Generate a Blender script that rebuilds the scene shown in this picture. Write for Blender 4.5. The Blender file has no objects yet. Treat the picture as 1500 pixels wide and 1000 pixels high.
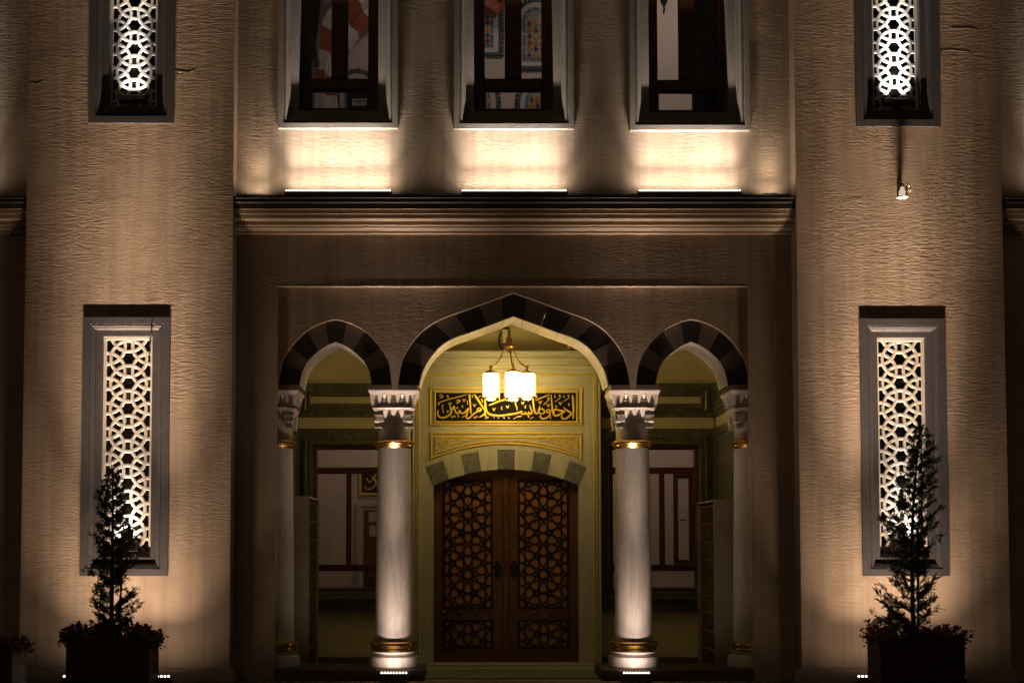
import bpy, math, random
from mathutils import Vector, noise
random.seed(7)
sc = bpy.context.scene
COL = sc.collection

# ------------------------------------------------------------------ camera
F, CX, HOR, PITCH = 1800.0, 675.0, 805.0, math.radians(2.56)
CY = HOR - F * math.tan(PITCH)
CAM = Vector((-0.77, -18.0, 1.90))
cd = bpy.data.cameras.new('camera')
cam = bpy.data.objects.new('camera', cd)
COL.objects.link(cam)
cam.location = CAM
cam.rotation_euler = (math.radians(90) + PITCH, 0, 0)
cd.sensor_width = 36
cd.sensor_fit = 'HORIZONTAL'
cd.lens = 36 * F / 1500
cd.shift_x = (750 - CX) / 1500
cd.shift_y = (CY - 500) / 1500
cd.clip_end = 500
sc.camera = cam

# ------------------------------------------------------------------ night sky, added warm ambient fill
w = bpy.data.worlds.new('World')
sc.world = w
w.use_nodes = True
nt = w.node_tree
nt.nodes.clear()
wo = nt.nodes.new('ShaderNodeOutputWorld')
bg = nt.nodes.new('ShaderNodeBackground')
sk = nt.nodes.new('ShaderNodeTexSky')
sk.sky_type = 'NISHITA'
sk.sun_disc = False
sk.sun_elevation = math.radians(2)
sk.sun_rotation = math.radians(200)
bg.inputs['Strength'].default_value = 0.008
nt.links.new(sk.outputs[0], bg.inputs[0])
nt.links.new(bg.outputs[0], wo.inputs[0])
sd = bpy.data.lights.new('ambient_fill', 'SUN')  # unseen lamp, added as soft ambient glow to lift the unlit walls
sd.energy = 0.022
sd.angle = math.radians(60)
sd.color = (1.0, 0.74, 0.5)
so = bpy.data.objects.new('ambient_fill', sd)
so.rotation_euler = (math.radians(50), 0, math.radians(-15))
COL.objects.link(so)
vs = sc.view_settings
vs.view_transform = 'Standard'
vs.look = 'None'
vs.exposure = 0
vs.gamma = 1
sc.render.engine = 'CYCLES'
sc.cycles.use_denoising = True
sc.cycles.max_bounces = 6
sc.cycles.diffuse_bounces = 3
sc.cycles.glossy_bounces = 3
sc.cycles.transparent_max_bounces = 12
sc.cycles.sample_clamp_indirect = 4
sc.cycles.caustics_reflective = False
sc.cycles.caustics_refractive = False

def P(px, py, Y):
    """photo pixel -> point of the vertical plane y = Y"""
    u, v = (px - CX) / F, (CY - py) / F
    dx, dy, dz = u, math.cos(PITCH) - v * math.sin(PITCH), math.sin(PITCH) + v * math.cos(PITCH)
    t = (Y - CAM.y) / dy
    return Vector((CAM.x + dx * t, Y, CAM.z + dz * t))
def PX(px, py, Y): return P(px, py, Y).x
def PZ(py, Y, px=752): return P(px, py, Y).z

# ------------------------------------------------------------------ object helpers
OFF = {}
def thing(name, label, cat, loc=(0, 0, 0), group=None):
    o = bpy.data.objects.new(name, None)
    o.empty_display_size = 0.1
    COL.objects.link(o)
    o.location = loc
    o['label'] = label
    o['category'] = cat
    if group: o['group'] = group
    OFF[o.name] = Vector(loc)
    return o
def holder(name, parent):
    """an empty that is a part holding sub-parts"""
    o = bpy.data.objects.new(name, None)
    o.empty_display_size = 0.1
    COL.objects.link(o)
    o.parent = parent
    OFF[o.name] = OFF[parent.name]
    return o
def tag(o, label, cat, group=None):
    o['label'] = label; o['category'] = cat
    if group: o['group'] = group
    return o

class MB:
    def __init__(s): s.v = []; s.f = []; s.mi = []; s.m = 0
    def add(s, vs, fs):
        n = len(s.v)
        s.v += [tuple(p) for p in vs]
        s.f += [tuple(i + n for i in f) for f in fs]
        s.mi += [s.m] * len(fs)
        return s
    def box(s, x0, x1, y0, y1, z0, z1):
        if x0 > x1: x0, x1 = x1, x0
        if z0 > z1: z0, z1 = z1, z0
        if y0 > y1: y0, y1 = y1, y0
        return s.add([(x0,y0,z0),(x1,y0,z0),(x1,y1,z0),(x0,y1,z0),(x0,y0,z1),(x1,y0,z1),(x1,y1,z1),(x0,y1,z1)],
              [(0,1,5,4),(1,2,6,5),(2,3,7,6),(3,0,4,7),(4,5,6,7),(3,2,1,0)])
    def bbox(s, x0, x1, y0, y1, z0, z1, b=0.006):
        """box with chamfered front edges (front = -y)"""
        if x0 > x1: x0, x1 = x1, x0
        if z0 > z1: z0, z1 = z1, z0
        v = [(x0+b,y0,z0+b),(x1-b,y0,z0+b),(x1-b,y0,z1-b),(x0+b,y0,z1-b),
             (x0,y0+b,z0),(x1,y0+b,z0),(x1,y0+b,z1),(x0,y0+b,z1),
             (x0,y1,z0),(x1,y1,z0),(x1,y1,z1),(x0,y1,z1)]
        return s.add(v, [(0,1,2,3),(4,5,1,0),(5,6,2,1),(6,7,3,2),(7,4,0,3),(8,9,5,4),(9,10,6,5),(10,11,7,6),(11,8,4,7),(11,10,9,8)])
    def prism(s, pts, y0, y1):
        """polygon [(x,z)] extruded from y0 to y1"""
        n = len(pts)
        v = [(x, y0, z) for x, z in pts] + [(x, y1, z) for x, z in pts]
        f = [tuple(range(n)), tuple(range(2*n-1, n-1, -1))]
        f += [(i, n+i, n+(i+1) % n, (i+1) % n) for i in range(n)]
        return s.add(v, f)
    def lathe(s, prof, cx, cy, n=40, a0=0.0, a1=2*math.pi):
        """prof [(r,z)] bottom to top"""
        full = abs(a1 - a0 - 2*math.pi) < 1e-6
        m = n if full else n + 1
        v = []
        for r, z in prof:
            for k in range(m):
                a = a0 + (a1 - a0) * k / n
                v.append((cx + r*math.cos(a), cy + r*math.sin(a), z))
        f = []
        for i in range(len(prof) - 1):
            for k in range(n):
                k2 = (k+1) % m
                f.append((i*m+k, i*m+k2, (i+1)*m+k2, (i+1)*m+k))
        f.append(tuple(reversed(range(m))))
        f.append(tuple(range((len(prof)-1)*m, len(prof)*m)))
        return s.add(v, f)
    def tube(s, pts, r, n=8):
        pts = [Vector(p) for p in pts]
        rs = r if isinstance(r, (list, tuple)) else [r]*len(pts)
        v = []; f = []
        up = Vector((0.13, 0.91, 0.4)).normalized()
        for i, p in enumerate(pts):
            d = (pts[min(i+1, len(pts)-1)] - pts[max(i-1, 0)]).normalized()
            a = d.cross(up)
            if a.length < 1e-4: a = d.cross(Vector((1, 0, 0)))
            a.normalize(); b = d.cross(a)
            for k in range(n):
                t = 2*math.pi*k/n
                v.append(p + (a*math.cos(t) + b*math.sin(t))*rs[i])
        for i in range(len(pts)-1):
            for k in range(n):
                f.append((i*n+k, i*n+(k+1)%n, (i+1)*n+(k+1)%n, (i+1)*n+k))
        f.append(tuple(reversed(range(n)))); f.append(tuple(range((len(pts)-1)*n, len(pts)*n)))
        return s.add(v, f)
    def rings(s, x0, x1, z0, z1, prof, close=False):
        """mitred frame: prof [(inset, y)] from the outside in"""
        v = []; f = []
        for i, y in prof:
            v += [(x0+i,y,z0+i),(x1-i,y,z0+i),(x1-i,y,z1-i),(x0+i,y,z1-i)]
        m = len(prof)
        for k in range(m - (0 if close else 1)):
            k2 = (k+1) % m
            for c in range(4):
                d = (c+1) % 4
                f.append((k*4+c, k*4+d, k2*4+d, k2*4+c))
        return s.add(v, f)
    def wall(s, x0, x1, z0, z1, holes, y0, y1):
        """slab with rectangular holes (hx0,hx1,hz0,hz1)"""
        xs = sorted({x0, x1} | {min(max(h[i], x0), x1) for h in holes for i in (0, 1)})
        zs = sorted({z0, z1} | {min(max(h[i], z0), z1) for h in holes for i in (2, 3)})
        def inside(x, z): return any(h[0] < x < h[1] and h[2] < z < h[3] for h in holes)
        solid = {}
        for i in range(len(xs)-1):
            for j in range(len(zs)-1):
                solid[i, j] = not inside((xs[i]+xs[i+1])/2, (zs[j]+zs[j+1])/2)
        for (i, j), ok in solid.items():
            if not ok: continue
            a, b, c, d = xs[i], xs[i+1], zs[j], zs[j+1]
            s.add([(a,y0,c),(b,y0,c),(b,y0,d),(a,y0,d)], [(0,1,2,3)])
            s.add([(a,y1,c),(b,y1,c),(b,y1,d),(a,y1,d)], [(3,2,1,0)])
            if not solid.get((i-1, j)): s.add([(a,y0,c),(a,y0,d),(a,y1,d),(a,y1,c)], [(0,1,2,3)])
            if not solid.get((i+1, j)): s.add([(b,y0,c),(b,y1,c),(b,y1,d),(b,y0,d)], [(0,1,2,3)])
            if not solid.get((i, j-1)): s.add([(a,y0,c),(a,y1,c),(b,y1,c),(b,y0,c)], [(0,1,2,3)])
            if not solid.get((i, j+1)): s.add([(a,y0,d),(b,y0,d),(b,y1,d),(a,y1,d)], [(0,1,2,3)])
        return s
    def ridge(s, pts, ws, y, h):
        """raised calligraphic stroke in a plane y: pts [(x,z)], ws half widths; a ridge of height h towards -y"""
        v = []; f = []
        n = len(pts)
        for i, (x, z) in enumerate(pts):
            a, b = pts[max(i-1, 0)], pts[min(i+1, n-1)]
            dx, dz = b[0]-a[0], b[1]-a[1]
            l = math.hypot(dx, dz) or 1
            nx, nz = -dz/l*ws[i], dx/l*ws[i]
            v += [(x+nx, y, z+nz), (x+nx*.45, y-h, z+nz*.45), (x-nx*.45, y-h, z-nz*.45), (x-nx, y, z-nz)]
        for i in range(n-1):
            for k in range(3):
                f.append((i*4+k, (i+1)*4+k, (i+1)*4+k+1, i*4+k+1))
        f += [(0,1,2,3), tuple(reversed(((n-1)*4,(n-1)*4+1,(n-1)*4+2,(n-1)*4+3)))]
        return s.add(v, f)
    def build(s, name, mat, parent=None, smooth=False, kind=None, recalc=True):
        off = OFF[parent.name] if parent is not None else Vector((0, 0, 0))
        me = bpy.data.meshes.new(name)
        me.from_pydata([(x-off.x, y-off.y, z-off.z) for x, y, z in s.v], [], s.f)
        for m in (mat if isinstance(mat, (list, tuple)) else [mat]):
            me.materials.append(m)
        if any(s.mi): me.polygons.foreach_set('material_index', s.mi)
        if recalc:
            import bmesh
            bm = bmesh.new(); bm.from_mesh(me)
            bmesh.ops.recalc_face_normals(bm, faces=bm.faces)
            bm.to_mesh(me); bm.free()
        if smooth:
            me.polygons.foreach_set('use_smooth', [True]*len(me.polygons))
            if smooth != 'all': me.set_sharp_from_angle(angle=math.radians(35))
        me.update()
        o = bpy.data.objects.new(name, me)
        COL.objects.link(o)
        if parent is not None: o.parent = parent
        OFF[o.name] = off
        if kind: o['kind'] = kind
        return o

def cr(pts, n=6):
    """Catmull-Rom through tuples of any size"""
    out = []
    m = len(pts)
    for i in range(m-1):
        p0, p1, p2, p3 = pts[max(i-1,0)], pts[i], pts[i+1], pts[min(i+2,m-1)]
        for k in range(n):
            t = k/n
            out.append(tuple(0.5*((2*b)+(-a+c)*t+(2*a-5*b+4*c-d)*t*t+(-a+3*b-3*c+d)*t**3) for a, b, c, d in zip(p0,p1,p2,p3)))
    out.append(tuple(pts[-1]))
    return out

# ------------------------------------------------------------------ materials
def new_mat(name):
    m = bpy.data.materials.new(name); m.use_nodes = True
    return m, m.node_tree, m.node_tree.nodes['Principled BSDF']
def N(t, typ, **kw):
    n = t.nodes.new(typ)
    for k, v in kw.items(): setattr(n, k, v)
    return n
def coords(t, scale=(1,1,1), rot=(0,0,0)):
    g = N(t, 'ShaderNodeNewGeometry'); m = N(t, 'ShaderNodeMapping')
    m.inputs['Scale'].default_value = scale; m.inputs['Rotation'].default_value = rot
    t.links.new(g.outputs['Position'], m.inputs['Vector'])
    return m.outputs[0]
def noise_tex(t, vec, scale, detail=4, rough=.55, dist=0):
    n = N(t, 'ShaderNodeTexNoise')
    n.inputs['Scale'].default_value = scale; n.inputs['Detail'].default_value = detail
    n.inputs['Roughness'].default_value = rough; n.inputs['Distortion'].default_value = dist
    t.links.new(vec, n.inputs['Vector'])
    return n.outputs['Fac']
def ramp(t, fac, stops):
    r = N(t, 'ShaderNodeValToRGB')
    el = r.color_ramp.elements
    while len(el) < len(stops): el.new(0.5)
    for e, (p, c) in zip(el, stops):
        e.position = p; e.color = (*c, 1) if len(c) == 3 else c
    t.links.new(fac, r.inputs[0])
    return r.outputs[0]
def sc3(c, k): return tuple(min(1, x*k) for x in c)
def mixc(t, fac, a, b, mode='MIX'):
    m = N(t, 'ShaderNodeMix', data_type='RGBA', blend_type=mode)
    if isinstance(fac, (int, float)): m.inputs[0].default_value = fac
    else: t.links.new(fac, m.inputs[0])
    for sock, val in ((m.inputs[6], a), (m.inputs[7], b)):
        if isinstance(val, tuple): sock.default_value = (*val, 1)
        else: t.links.new(val, sock)
    return m.outputs[2]
def bump(t, b, h, strength, dist, prev=None):
    n = N(t, 'ShaderNodeBump')
    n.inputs['Strength'].default_value = strength; n.inputs['Distance'].default_value = dist
    t.links.new(h, n.inputs['Height'])
    if prev is not None: t.links.new(prev, n.inputs['Normal'])
    t.links.new(n.outputs[0], b.inputs['Normal'])
    return n.outputs[0]

def m_plain(name, c, rough=.6, var=.15, scale=6, metal=0, bmp=0, stretch=(1,1,1), spec=.5, rnd=0):
    m, t, b = new_mat(name)
    v = coords(t, stretch)
    f = noise_tex(t, v, scale, 5)
    col = ramp(t, f, [(.3, sc3(c, 1-var)), (.7, sc3(c, 1+var))])
    if rnd:
        oi = N(t, 'ShaderNodeObjectInfo')
        r = ramp(t, oi.outputs['Random'], [(0, (1-rnd,)*3), (1, (1,)*3)])
        col = mixc(t, 1.0, col, r, 'MULTIPLY')
    t.links.new(col, b.inputs['Base Color'])
    rr = N(t, 'ShaderNodeMapRange')
    rr.inputs[3].default_value = max(.03, rough-.1); rr.inputs[4].default_value = min(1, rough+.1)
    t.links.new(noise_tex(t, v, scale*3, 3), rr.inputs[0])
    t.links.new(rr.outputs[0], b.inputs['Roughness'])
    b.inputs['Metallic'].default_value = metal
    b.inputs['Specular IOR Level'].default_value = spec
    if bmp: bump(t, b, noise_tex(t, v, scale*6, 4), .5, bmp)
    return m
def m_stucco(name, c, strength=.8):
    """trowelled render: fine horizontal ripples, blotches, faint vertical runs"""
    m, t, b = new_mat(name)
    big = noise_tex(t, coords(t, (1,1,.7)), .8, 4)
    col = ramp(t, big, [(.3, sc3(c, .82)), (.7, sc3(c, 1.1))])
    run = noise_tex(t, coords(t, (5,5,.25)), 1.5, 4)
    col = mixc(t, .4, col, ramp(t, run, [(.35, (.55,.5,.45)), (.6, (1,1,1))]), 'MULTIPLY')
    blot = noise_tex(t, coords(t, (1,1,1.4)), 2.3, 6, .65, .4)
    col = mixc(t, .28, col, ramp(t, blot, [(.36, (.62,.58,.54)), (.5, (1,1,1)), (.66, (1,1,1)), (.75, (1.0,.97,.93))]), 'MULTIPLY')
    fine = noise_tex(t, coords(t, (1,1,2)), 40, 4)
    col = mixc(t, .25, col, ramp(t, fine, [(.3, (.7,.7,.7)), (.7, (1,1,1))]), 'MULTIPLY')
    t.links.new(col, b.inputs['Base Color'])
    b.inputs['Roughness'].default_value = .9
    b.inputs['Specular IOR Level'].default_value = .2
    rip = noise_tex(t, coords(t, (6.5,6.5,29)), 1.0, 3, .55, .9)
    amp = ramp(t, noise_tex(t, coords(t, (.8,.8,.8)), 1.1, 2), [(.35, (.15,)*3), (.65, (1,)*3)])
    mu = N(t, 'ShaderNodeMath', operation='MULTIPLY')
    t.links.new(rip, mu.inputs[0]); t.links.new(amp, mu.inputs[1])
    n1 = bump(t, b, mu.outputs[0], strength, .04)
    rip2 = noise_tex(t, coords(t, (18,18,55)), 1.0, 3, .6, .6)
    n2 = bump(t, b, rip2, strength*.7, .008, n1)
    return m
def m_marble(name, c, vein, rough=.3, scale=2.0, stretch=(1,1,.25), amount=.6, rnd=.12, bmp=.0):
    m, t, b = new_mat(name)
    v = coords(t, stretch)
    f = noise_tex(t, v, scale, 6, .6, 1.6)
    base = ramp(t, noise_tex(t, v, scale*.6, 4), [(.3, sc3(c, .88)), (.7, sc3(c, 1.08))])
    vf = ramp(t, f, [(.44, (0,)*3), (.5, (amount,)*3), (.56, (0,)*3)])
    col = mixc(t, vf, base, vein)
    oi = N(t, 'ShaderNodeObjectInfo')
    col = mixc(t, 1.0, col, ramp(t, oi.outputs['Random'], [(0, (1-rnd,)*3), (1, (1,)*3)]), 'MULTIPLY')
    t.links.new(col, b.inputs['Base Color'])
    b.inputs['Roughness'].default_value = rough
    b.inputs['Specular IOR Level'].default_value = .4
    bump(t, b, noise_tex(t, coords(t), 30, 4), .25, .004)
    return m
def m_wood(name, c, rough=.45, vertical=True):
    m, t, b = new_mat(name)
    v = coords(t, (14,14,1.2) if vertical else (1.2,14,14))
    f = noise_tex(t, v, 1.4, 5, .6, .8)
    t.links.new(ramp(t, f, [(.25, sc3(c, .55)), (.5, c), (.75, sc3(c, 1.3))]), b.inputs['Base Color'])
    b.inputs['Roughness'].default_value = rough
    bump(t, b, f, .3, .004)
    return m
def m_emit(name, c, strength):
    m, t, b = new_mat(name)
    t.nodes.remove(b)
    e = N(t, 'ShaderNodeEmission')
    e.inputs[0].default_value = (*c, 1); e.inputs[1].default_value = strength
    t.links.new(e.outputs[0], t.nodes['Material Output'].inputs[0])
    return m
def m_glass(name, tint=(.9,.9,.9), refl=.06):
    m, t, b = new_mat(name)
    t.nodes.remove(b)
    tr = N(t, 'ShaderNodeBsdfTransparent'); tr.inputs[0].default_value = (*tint, 1)
    gl = N(t, 'ShaderNodeBsdfGlossy'); gl.inputs['Roughness'].default_value = .04
    lw = N(t, 'ShaderNodeFresnel'); lw.inputs[0].default_value = 1.45
    mx = N(t, 'ShaderNodeMixShader')
    t.links.new(lw.outputs[0], mx.inputs[0])
    t.links.new(tr.outputs[0], mx.inputs[1]); t.links.new(gl.outputs[0], mx.inputs[2])
    t.links.new(mx.outputs[0], t.nodes['Material Output'].inputs[0])
    return m

M = {}
M['stucco'] = m_stucco('render_tower', (.47,.375,.305), .27)
M['stucco_main'] = m_stucco('render_facade', (.47,.375,.29), .26)
M['frame'] = m_marble('grey_marble', (.075,.073,.084), (.125,.12,.13), .5, 3, (1,1,.7), .3)
M['frame2'] = m_marble('pale_grey_marble', (.26,.235,.215), (.36,.33,.31), .5, 3, (1,1,.7), .3)
M['lattice'] = m_plain('white_cast_plaster', (.66,.62,.57), .7, .06, 8)
M['niche'] = m_plain('niche_back', (.025,.025,.02), .5, .3, 5)
M['dglass'] = m_plain('dark_glass', (.02,.022,.018), .08, .2, 3)
M['glass'] = m_glass('window_glass')
M['wood'] = m_wood('dark_red_wood', (.085,.030,.012), .4)
M['woodh'] = m_wood('dark_red_wood_across', (.085,.030,.012), .4, False)
M['door'] = m_wood('walnut_door', (.125,.053,.013), .42)
M['doorin'] = m_wood('door_inlay', (.34,.165,.045), .45)
M['strand'] = m_plain('dark_strapwork', (.012,.006,.004), .4, .3)
M['cream'] = m_marble('cream_marble', (.60,.60,.50), (.42,.43,.33), .32, 1.6, (3,3,.3), .5, .05)
M['creamh'] = m_marble('cream_marble_flat', (.60,.60,.50), (.38,.40,.30), .32, 1.4, (.4,3,3.5), .6, .05)
M['green'] = m_marble('green_marble', (.115,.120,.085), (.24,.25,.19), .35, 2.5, (1,1,.4), .5, .1)
M['greyv'] = m_marble('grey_green_marble', (.16,.17,.145), (.33,.34,.30), .35, 5, (1,1,1), .6, .25)
M['plaster'] = m_plain('cream_plaster', (.60,.55,.36), .8, .08, 2.5, bmp=.003)
M['gold'] = m_plain('gilding', (1.0,.70,.085), .33, .15, 9, metal=.3, bmp=.002)
M['brass'] = m_plain('aged_brass', (.55,.36,.13), .33, .25, 12, metal=1)
M['goldring'] = m_plain('gilded_ring', (.80,.50,.16), .22, .08, 3, metal=1)
M['black'] = m_plain('black_panel', (.006,.005,.0045), .6, .3, 7, spec=.15)
M['vblack'] = m_marble('black_voussoir', (.035,.030,.028), (.08,.07,.06), .5, 4, (1,1,1), .3, .3)
M['vbrown'] = m_marble('brown_voussoir', (.175,.143,.115), (.18,.15,.12), .55, 4, (1,1,1), .4, .25)
M['soffit'] = m_marble('uplit_soffit_lining', (.62,.58,.50), (.45,.42,.36), .5, 4, (1,1,1), .4, .25)  # brightness of the uplit intrados is put into this pale colour
M['column'] = m_marble('white_veined_marble', (.60,.56,.53), (.38,.35,.33), .38, 1.3, (3,3,.5), .5, .03)
M['capital'] = m_plain('carved_white_marble', (.66,.61,.56), .55, .08, 12, bmp=.002)
M['plinth'] = m_plain('dark_base_stone', (.085,.065,.05), .55, .3, 4, bmp=.004)
M['cornice'] = m_plain('cornice_stone', (.38,.29,.21), .65, .22, 3, stretch=(.4,1,2.5), bmp=.004)
M['capping'] = m_plain('lead_capping', (.035,.028,.026), .6, .4, 3, stretch=(.6,1,2), bmp=.006)
M['pave'] = m_plain('paving', (.20,.16,.13), .6, .25, 3, bmp=.004)
M['carpet'] = m_plain('green_carpet', (.24,.31,.16), .95, .25, 20, bmp=.006)
M['iron'] = m_plain('black_iron', (.02,.018,.016), .45, .3, metal=.6)
M['housing'] = m_plain('lamp_housing', (.10,.075,.06), .5, .3, metal=.3)
M['rack'] = m_plain('rack_laminate', (.30,.27,.20), .55, .12, 3)
M['rackin'] = m_wood('rack_shelf', (.13,.085,.05), .5)
M['planter'] = m_wood('planter_board', (.045,.022,.014), .55, False)
M['soil'] = m_plain('soil', (.03,.022,.016), .95, .4, 20, bmp=.02)
M['leaf'] = m_plain('juniper_leaf', (.075,.10,.045), .65, .4, 9)
M['bark'] = m_plain('bark', (.06,.045,.03), .85, .3, 14, bmp=.01)
M['petal'] = m_plain('magenta_petal', (.50,.03,.19), .6, .35, 16)
M['petleaf'] = m_plain('petunia_leaf', (.07,.11,.03), .6, .3, 12)
M['iwall'] = m_plain('interior_plaster', (.62,.52,.46), .85, .05, 2)
M['imarble'] = m_marble('interior_marble', (.50,.47,.46), (.35,.33,.33), .4, 2)
M['redv'] = m_marble('red_voussoir', (.33,.055,.012), (.6,.4,.3), .4, 5, (1,1,1), .3, .15)
M['whitev'] = m_marble('white_voussoir', (.66,.60,.54), (.5,.45,.4), .5, 4, (1,1,3), .4, .1)
M['teal'] = m_plain('teal_paint', (.03,.085,.10), .6, .2)
M['blueg'] = m_plain('blue_glass', (.03,.20,.42), .2, .25, 9)
M['purpleg'] = m_plain('violet_glass', (.05,.025,.17), .2, .3, 9)
M['amberg'] = m_plain('amber_glass', (.42,.20,.03), .2, .3, 9)
M['redg'] = m_plain('red_glass', (.25,.02,.02), .2, .3, 9)
M['whiteg'] = m_plain('opal_glass', (.40,.35,.28), .25, .15, 9)
M['white'] = m_plain('white_plastic', (.68,.66,.60), .4, .05)
M['led'] = m_emit('led_diode', (1.0,.82,.66), 6)
M['lamp'] = m_emit('lit_lantern_glass', (1.0,.66,.19), 24)
M['bulb'] = m_emit('dim_bulb', (1.0,.80,.55), .75)
M['assumed_globe'] = m_emit('assumed_ceiling_globe', (1.0,.85,.72), 6)  # glow of the room lamps added out of view

def area(name, loc, sx, sy, power, color, spread, tilt, parent=None):
    """upward area light; tilt (deg) leans it towards the wall (+y)"""
    l = bpy.data.lights.new(name, 'AREA')
    l.shape = 'RECTANGLE'; l.size = sx; l.size_y = sy
    l.energy = power; l.color = color; l.spread = math.radians(spread)
    o = bpy.data.objects.new(name, l)
    COL.objects.link(o)
    o.rotation_euler = (math.radians(180 - tilt), 0, 0)
    if parent is not None:
        o.parent = parent
        o.location = Vector(loc) - OFF[parent.name]
    else: o.location = loc
    return o

# ================================================================== the ground
YT, YF, YP, YV, YA = -0.30, 0.0, 0.10, 0.19, 0.85      # tower face, facade, arcade panel, voussoirs, arcade back
YB, YS, YD = 2.60, 2.35, 2.53                           # porch back wall, portal slab face, door face
def struct(o): o['kind'] = 'structure'; return o
XR0, XR1 = PX(403, 700, YF), PX(1101, 700, YF)           # recess of the arcade
struct(MB().box(-60, 60, -60, -0.02, -0.5, 0.0).build('pavement', M['pave']))
XS0, XS1 = PX(434, 560, YB), PX(1048, 560, YB)           # porch side walls
struct(MB().box(XS0-.3, XS1+.3, -0.02, 5.4, -0.5, -0.004).build('porch_floor', M['creamh']))

# ================================================================== lattice pattern
def clip_inside(x, z, r): return r[0] <= x <= r[1] and r[2] <= z <= r[3]
def lattice_mesh(mb, r, cx, zstart, pitch, y, th):
    """rings of radius .74 pitch on a triangular grid, clipped to the rectangle r"""
    R = .716*pitch
    hw, hb = .048*pitch, .070*pitch
    n = 54
    dx = pitch*math.sqrt(3)/2
    for i in range(-2, 3):
        for k in range(-3, 16):
            z0 = zstart - (k + (.5 if i % 2 else 0))*pitch
            x0 = cx + i*dx
            colr = (2*k + (i % 2)) % 3
            yo = y + .0006*colr
            run = []
            runs = []
            for a in range(n+1):
                t = 2*math.pi*a/n
                p = (x0 + R*math.cos(t), z0 + R*math.sin(t), t)
                if clip_inside(p[0], p[1], r): run.append(p)
                else:
                    if len(run) > 1: runs.append(run)
                    run = []
            if len(run) > 1: runs.append(run)
            for run in runs:
                v = []; f = []
                for (x, z, t) in run:
                    c, s = math.cos(t), math.sin(t)
                    for rr, yy in ((R-hb, yo+th), (R-hb, yo+.011), (R-hw, yo), (R+hw, yo), (R+hb, yo+.011), (R+hb, yo+th)):
                        v.append((x0+rr*c, yy, z0+rr*s))
                for q in range(len(run)-1):
                    for c in range(5):
                        f.append((q*6+c, (q+1)*6+c, (q+1)*6+c+1, q*6+c+1))
                mb.add(v, f)

def lattice_window(tw, x0, x1, z0, z1, yw):
    prof = [(0,.02),(0,-.028),(.10,-.028),(.104,-.016),(.116,-.016),(.12,-.024),(.165,-.006),(.172,.004),(.178,.004),(.182,.03),(.2655,.03),(.2655,.20)]
    fr = MB().rings(x0, x1, z0, z1, [(i, yw+y) for i, y in prof]).build('lattice_window', M['frame'], tw)
    i = .2655
    a, b, c, d = x0+i, x1-i, z0+i, z1-i
    cx = (a+b)/2
    yl = yw + .11
    MB().rings(a-.002, b+.002, c-.002, d+.002, [(0,yl+.03),(0,yl-.004),(.045,yl-.004),(.05,yl+.004),(.05,yl+.02)]).build('lattice_border', M['lattice'], fr)
    mb = MB()
    pitch = (b-a-.10)/math.sqrt(3)
    lattice_mesh(mb, (a+.03, b-.03, c+.03, d-.03), cx, d-.05-.72*pitch, pitch, yl, .020)
    mb.build('lattice', M['lattice'], fr, smooth=True)
    MB().box(a-.02, b+.02, yw+.165, yw+.185, c-.02, d+.02).build('pane', M['dglass'], fr)
    return (a, b, c, d, yl)

def niche_light(win, yw, label, power, col, far):
    a, b, c, d, yl = win
    cx = (a+b)/2
    z = c + .085
    t = thing('niche_floodlight', label, 'floodlight', (cx, yw+.03, c), 'floodlights in the lattice window niches')
    MB().bbox(cx-.20, cx+.20, yw-.005, yw+.075, z, z+.075, .008).build('housing', M['iron'], t)
    MB().box(cx-.18, cx+.18, yw+.005, yw+.068, z+.0755, z+.079).build('lens', M['whiteg'], t)
    m = MB(); m.box(cx-.03, cx+.03, yw+.02, yw+.05, c-.002, z); m.box(cx-.09, cx+.09, yw+.015, yw+.055, c-.003, c+.012)
    m.build('bracket', M['iron'], t)
    MB().tube([(cx+.15, yw+.0, z), (cx+.155, yw-.004, z-.03), (cx+.16, yw+.02, c)], .006, 6).build('cable', M['iron'], t)
    area('floodlight_beam', (cx, yw+.036, z+.082), .34, .04, power, col, 55, 9, t)
    area('floodlight_beam', (cx, yw+.036, z+.083), .34, .04, power*far, col, 14, 2.2, t)

# ================================================================== towers
def tower(pxl, pxr, wins, label):
    x0, x1 = PX(pxl, 350, YT), PX(pxr, 350, YT)
    t = thing('stone_tower', label, 'tower', ((x0+x1)/2, YT, 0))
    rects = []
    for (a, b, yref, top, bot) in wins:
        rects.append((PX(a, yref, YT), PX(b, yref, YT), PZ(bot, YT), PZ(top, YT)))
    holes = [(a+.17, b-.17, c+.17, d-.17) for a, b, c, d in rects]
    MB().wall(x0, x1, .002, 13.5, holes, YT, YT+.26).build('wall', M['stucco'], t)
    m = MB()
    m.add([(x0,YT+.26,.002),(x0,1.2,.002),(x0,1.2,13.5),(x0,YT+.26,13.5)], [(0,1,2,3)])
    m.add([(x1,YT+.26,.002),(x1,1.2,.002),(x1,1.2,13.5),(x1,YT+.26,13.5)], [(3,2,1,0)])
    m.build('side_wall', M['stucco'], t)
    zb = PZ(979, YT-.06)
    MB().bbox(x0-.07, x1+.07, YT-.07, YT+.2, .001, zb, .012).build('plinth', M['cornice'], t)
    return t, [lattice_window(t, *r, YT) for r in rects], x0, x1
TL, winL, xl0, xl1 = tower(38, 341, [(130, 255, 180, -197, 181), (120, 248, 650, 465, 843)], 'lit stucco tower with upper lattice window free of any wall lamp below')
TR, winR, xr0, xr1 = tower(1167, 1469, [(1254, 1377, 180, -192, 186), (1261, 1387, 650, 467, 843)], 'lit stucco tower carrying a small glass lamp between its lattice windows')
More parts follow.
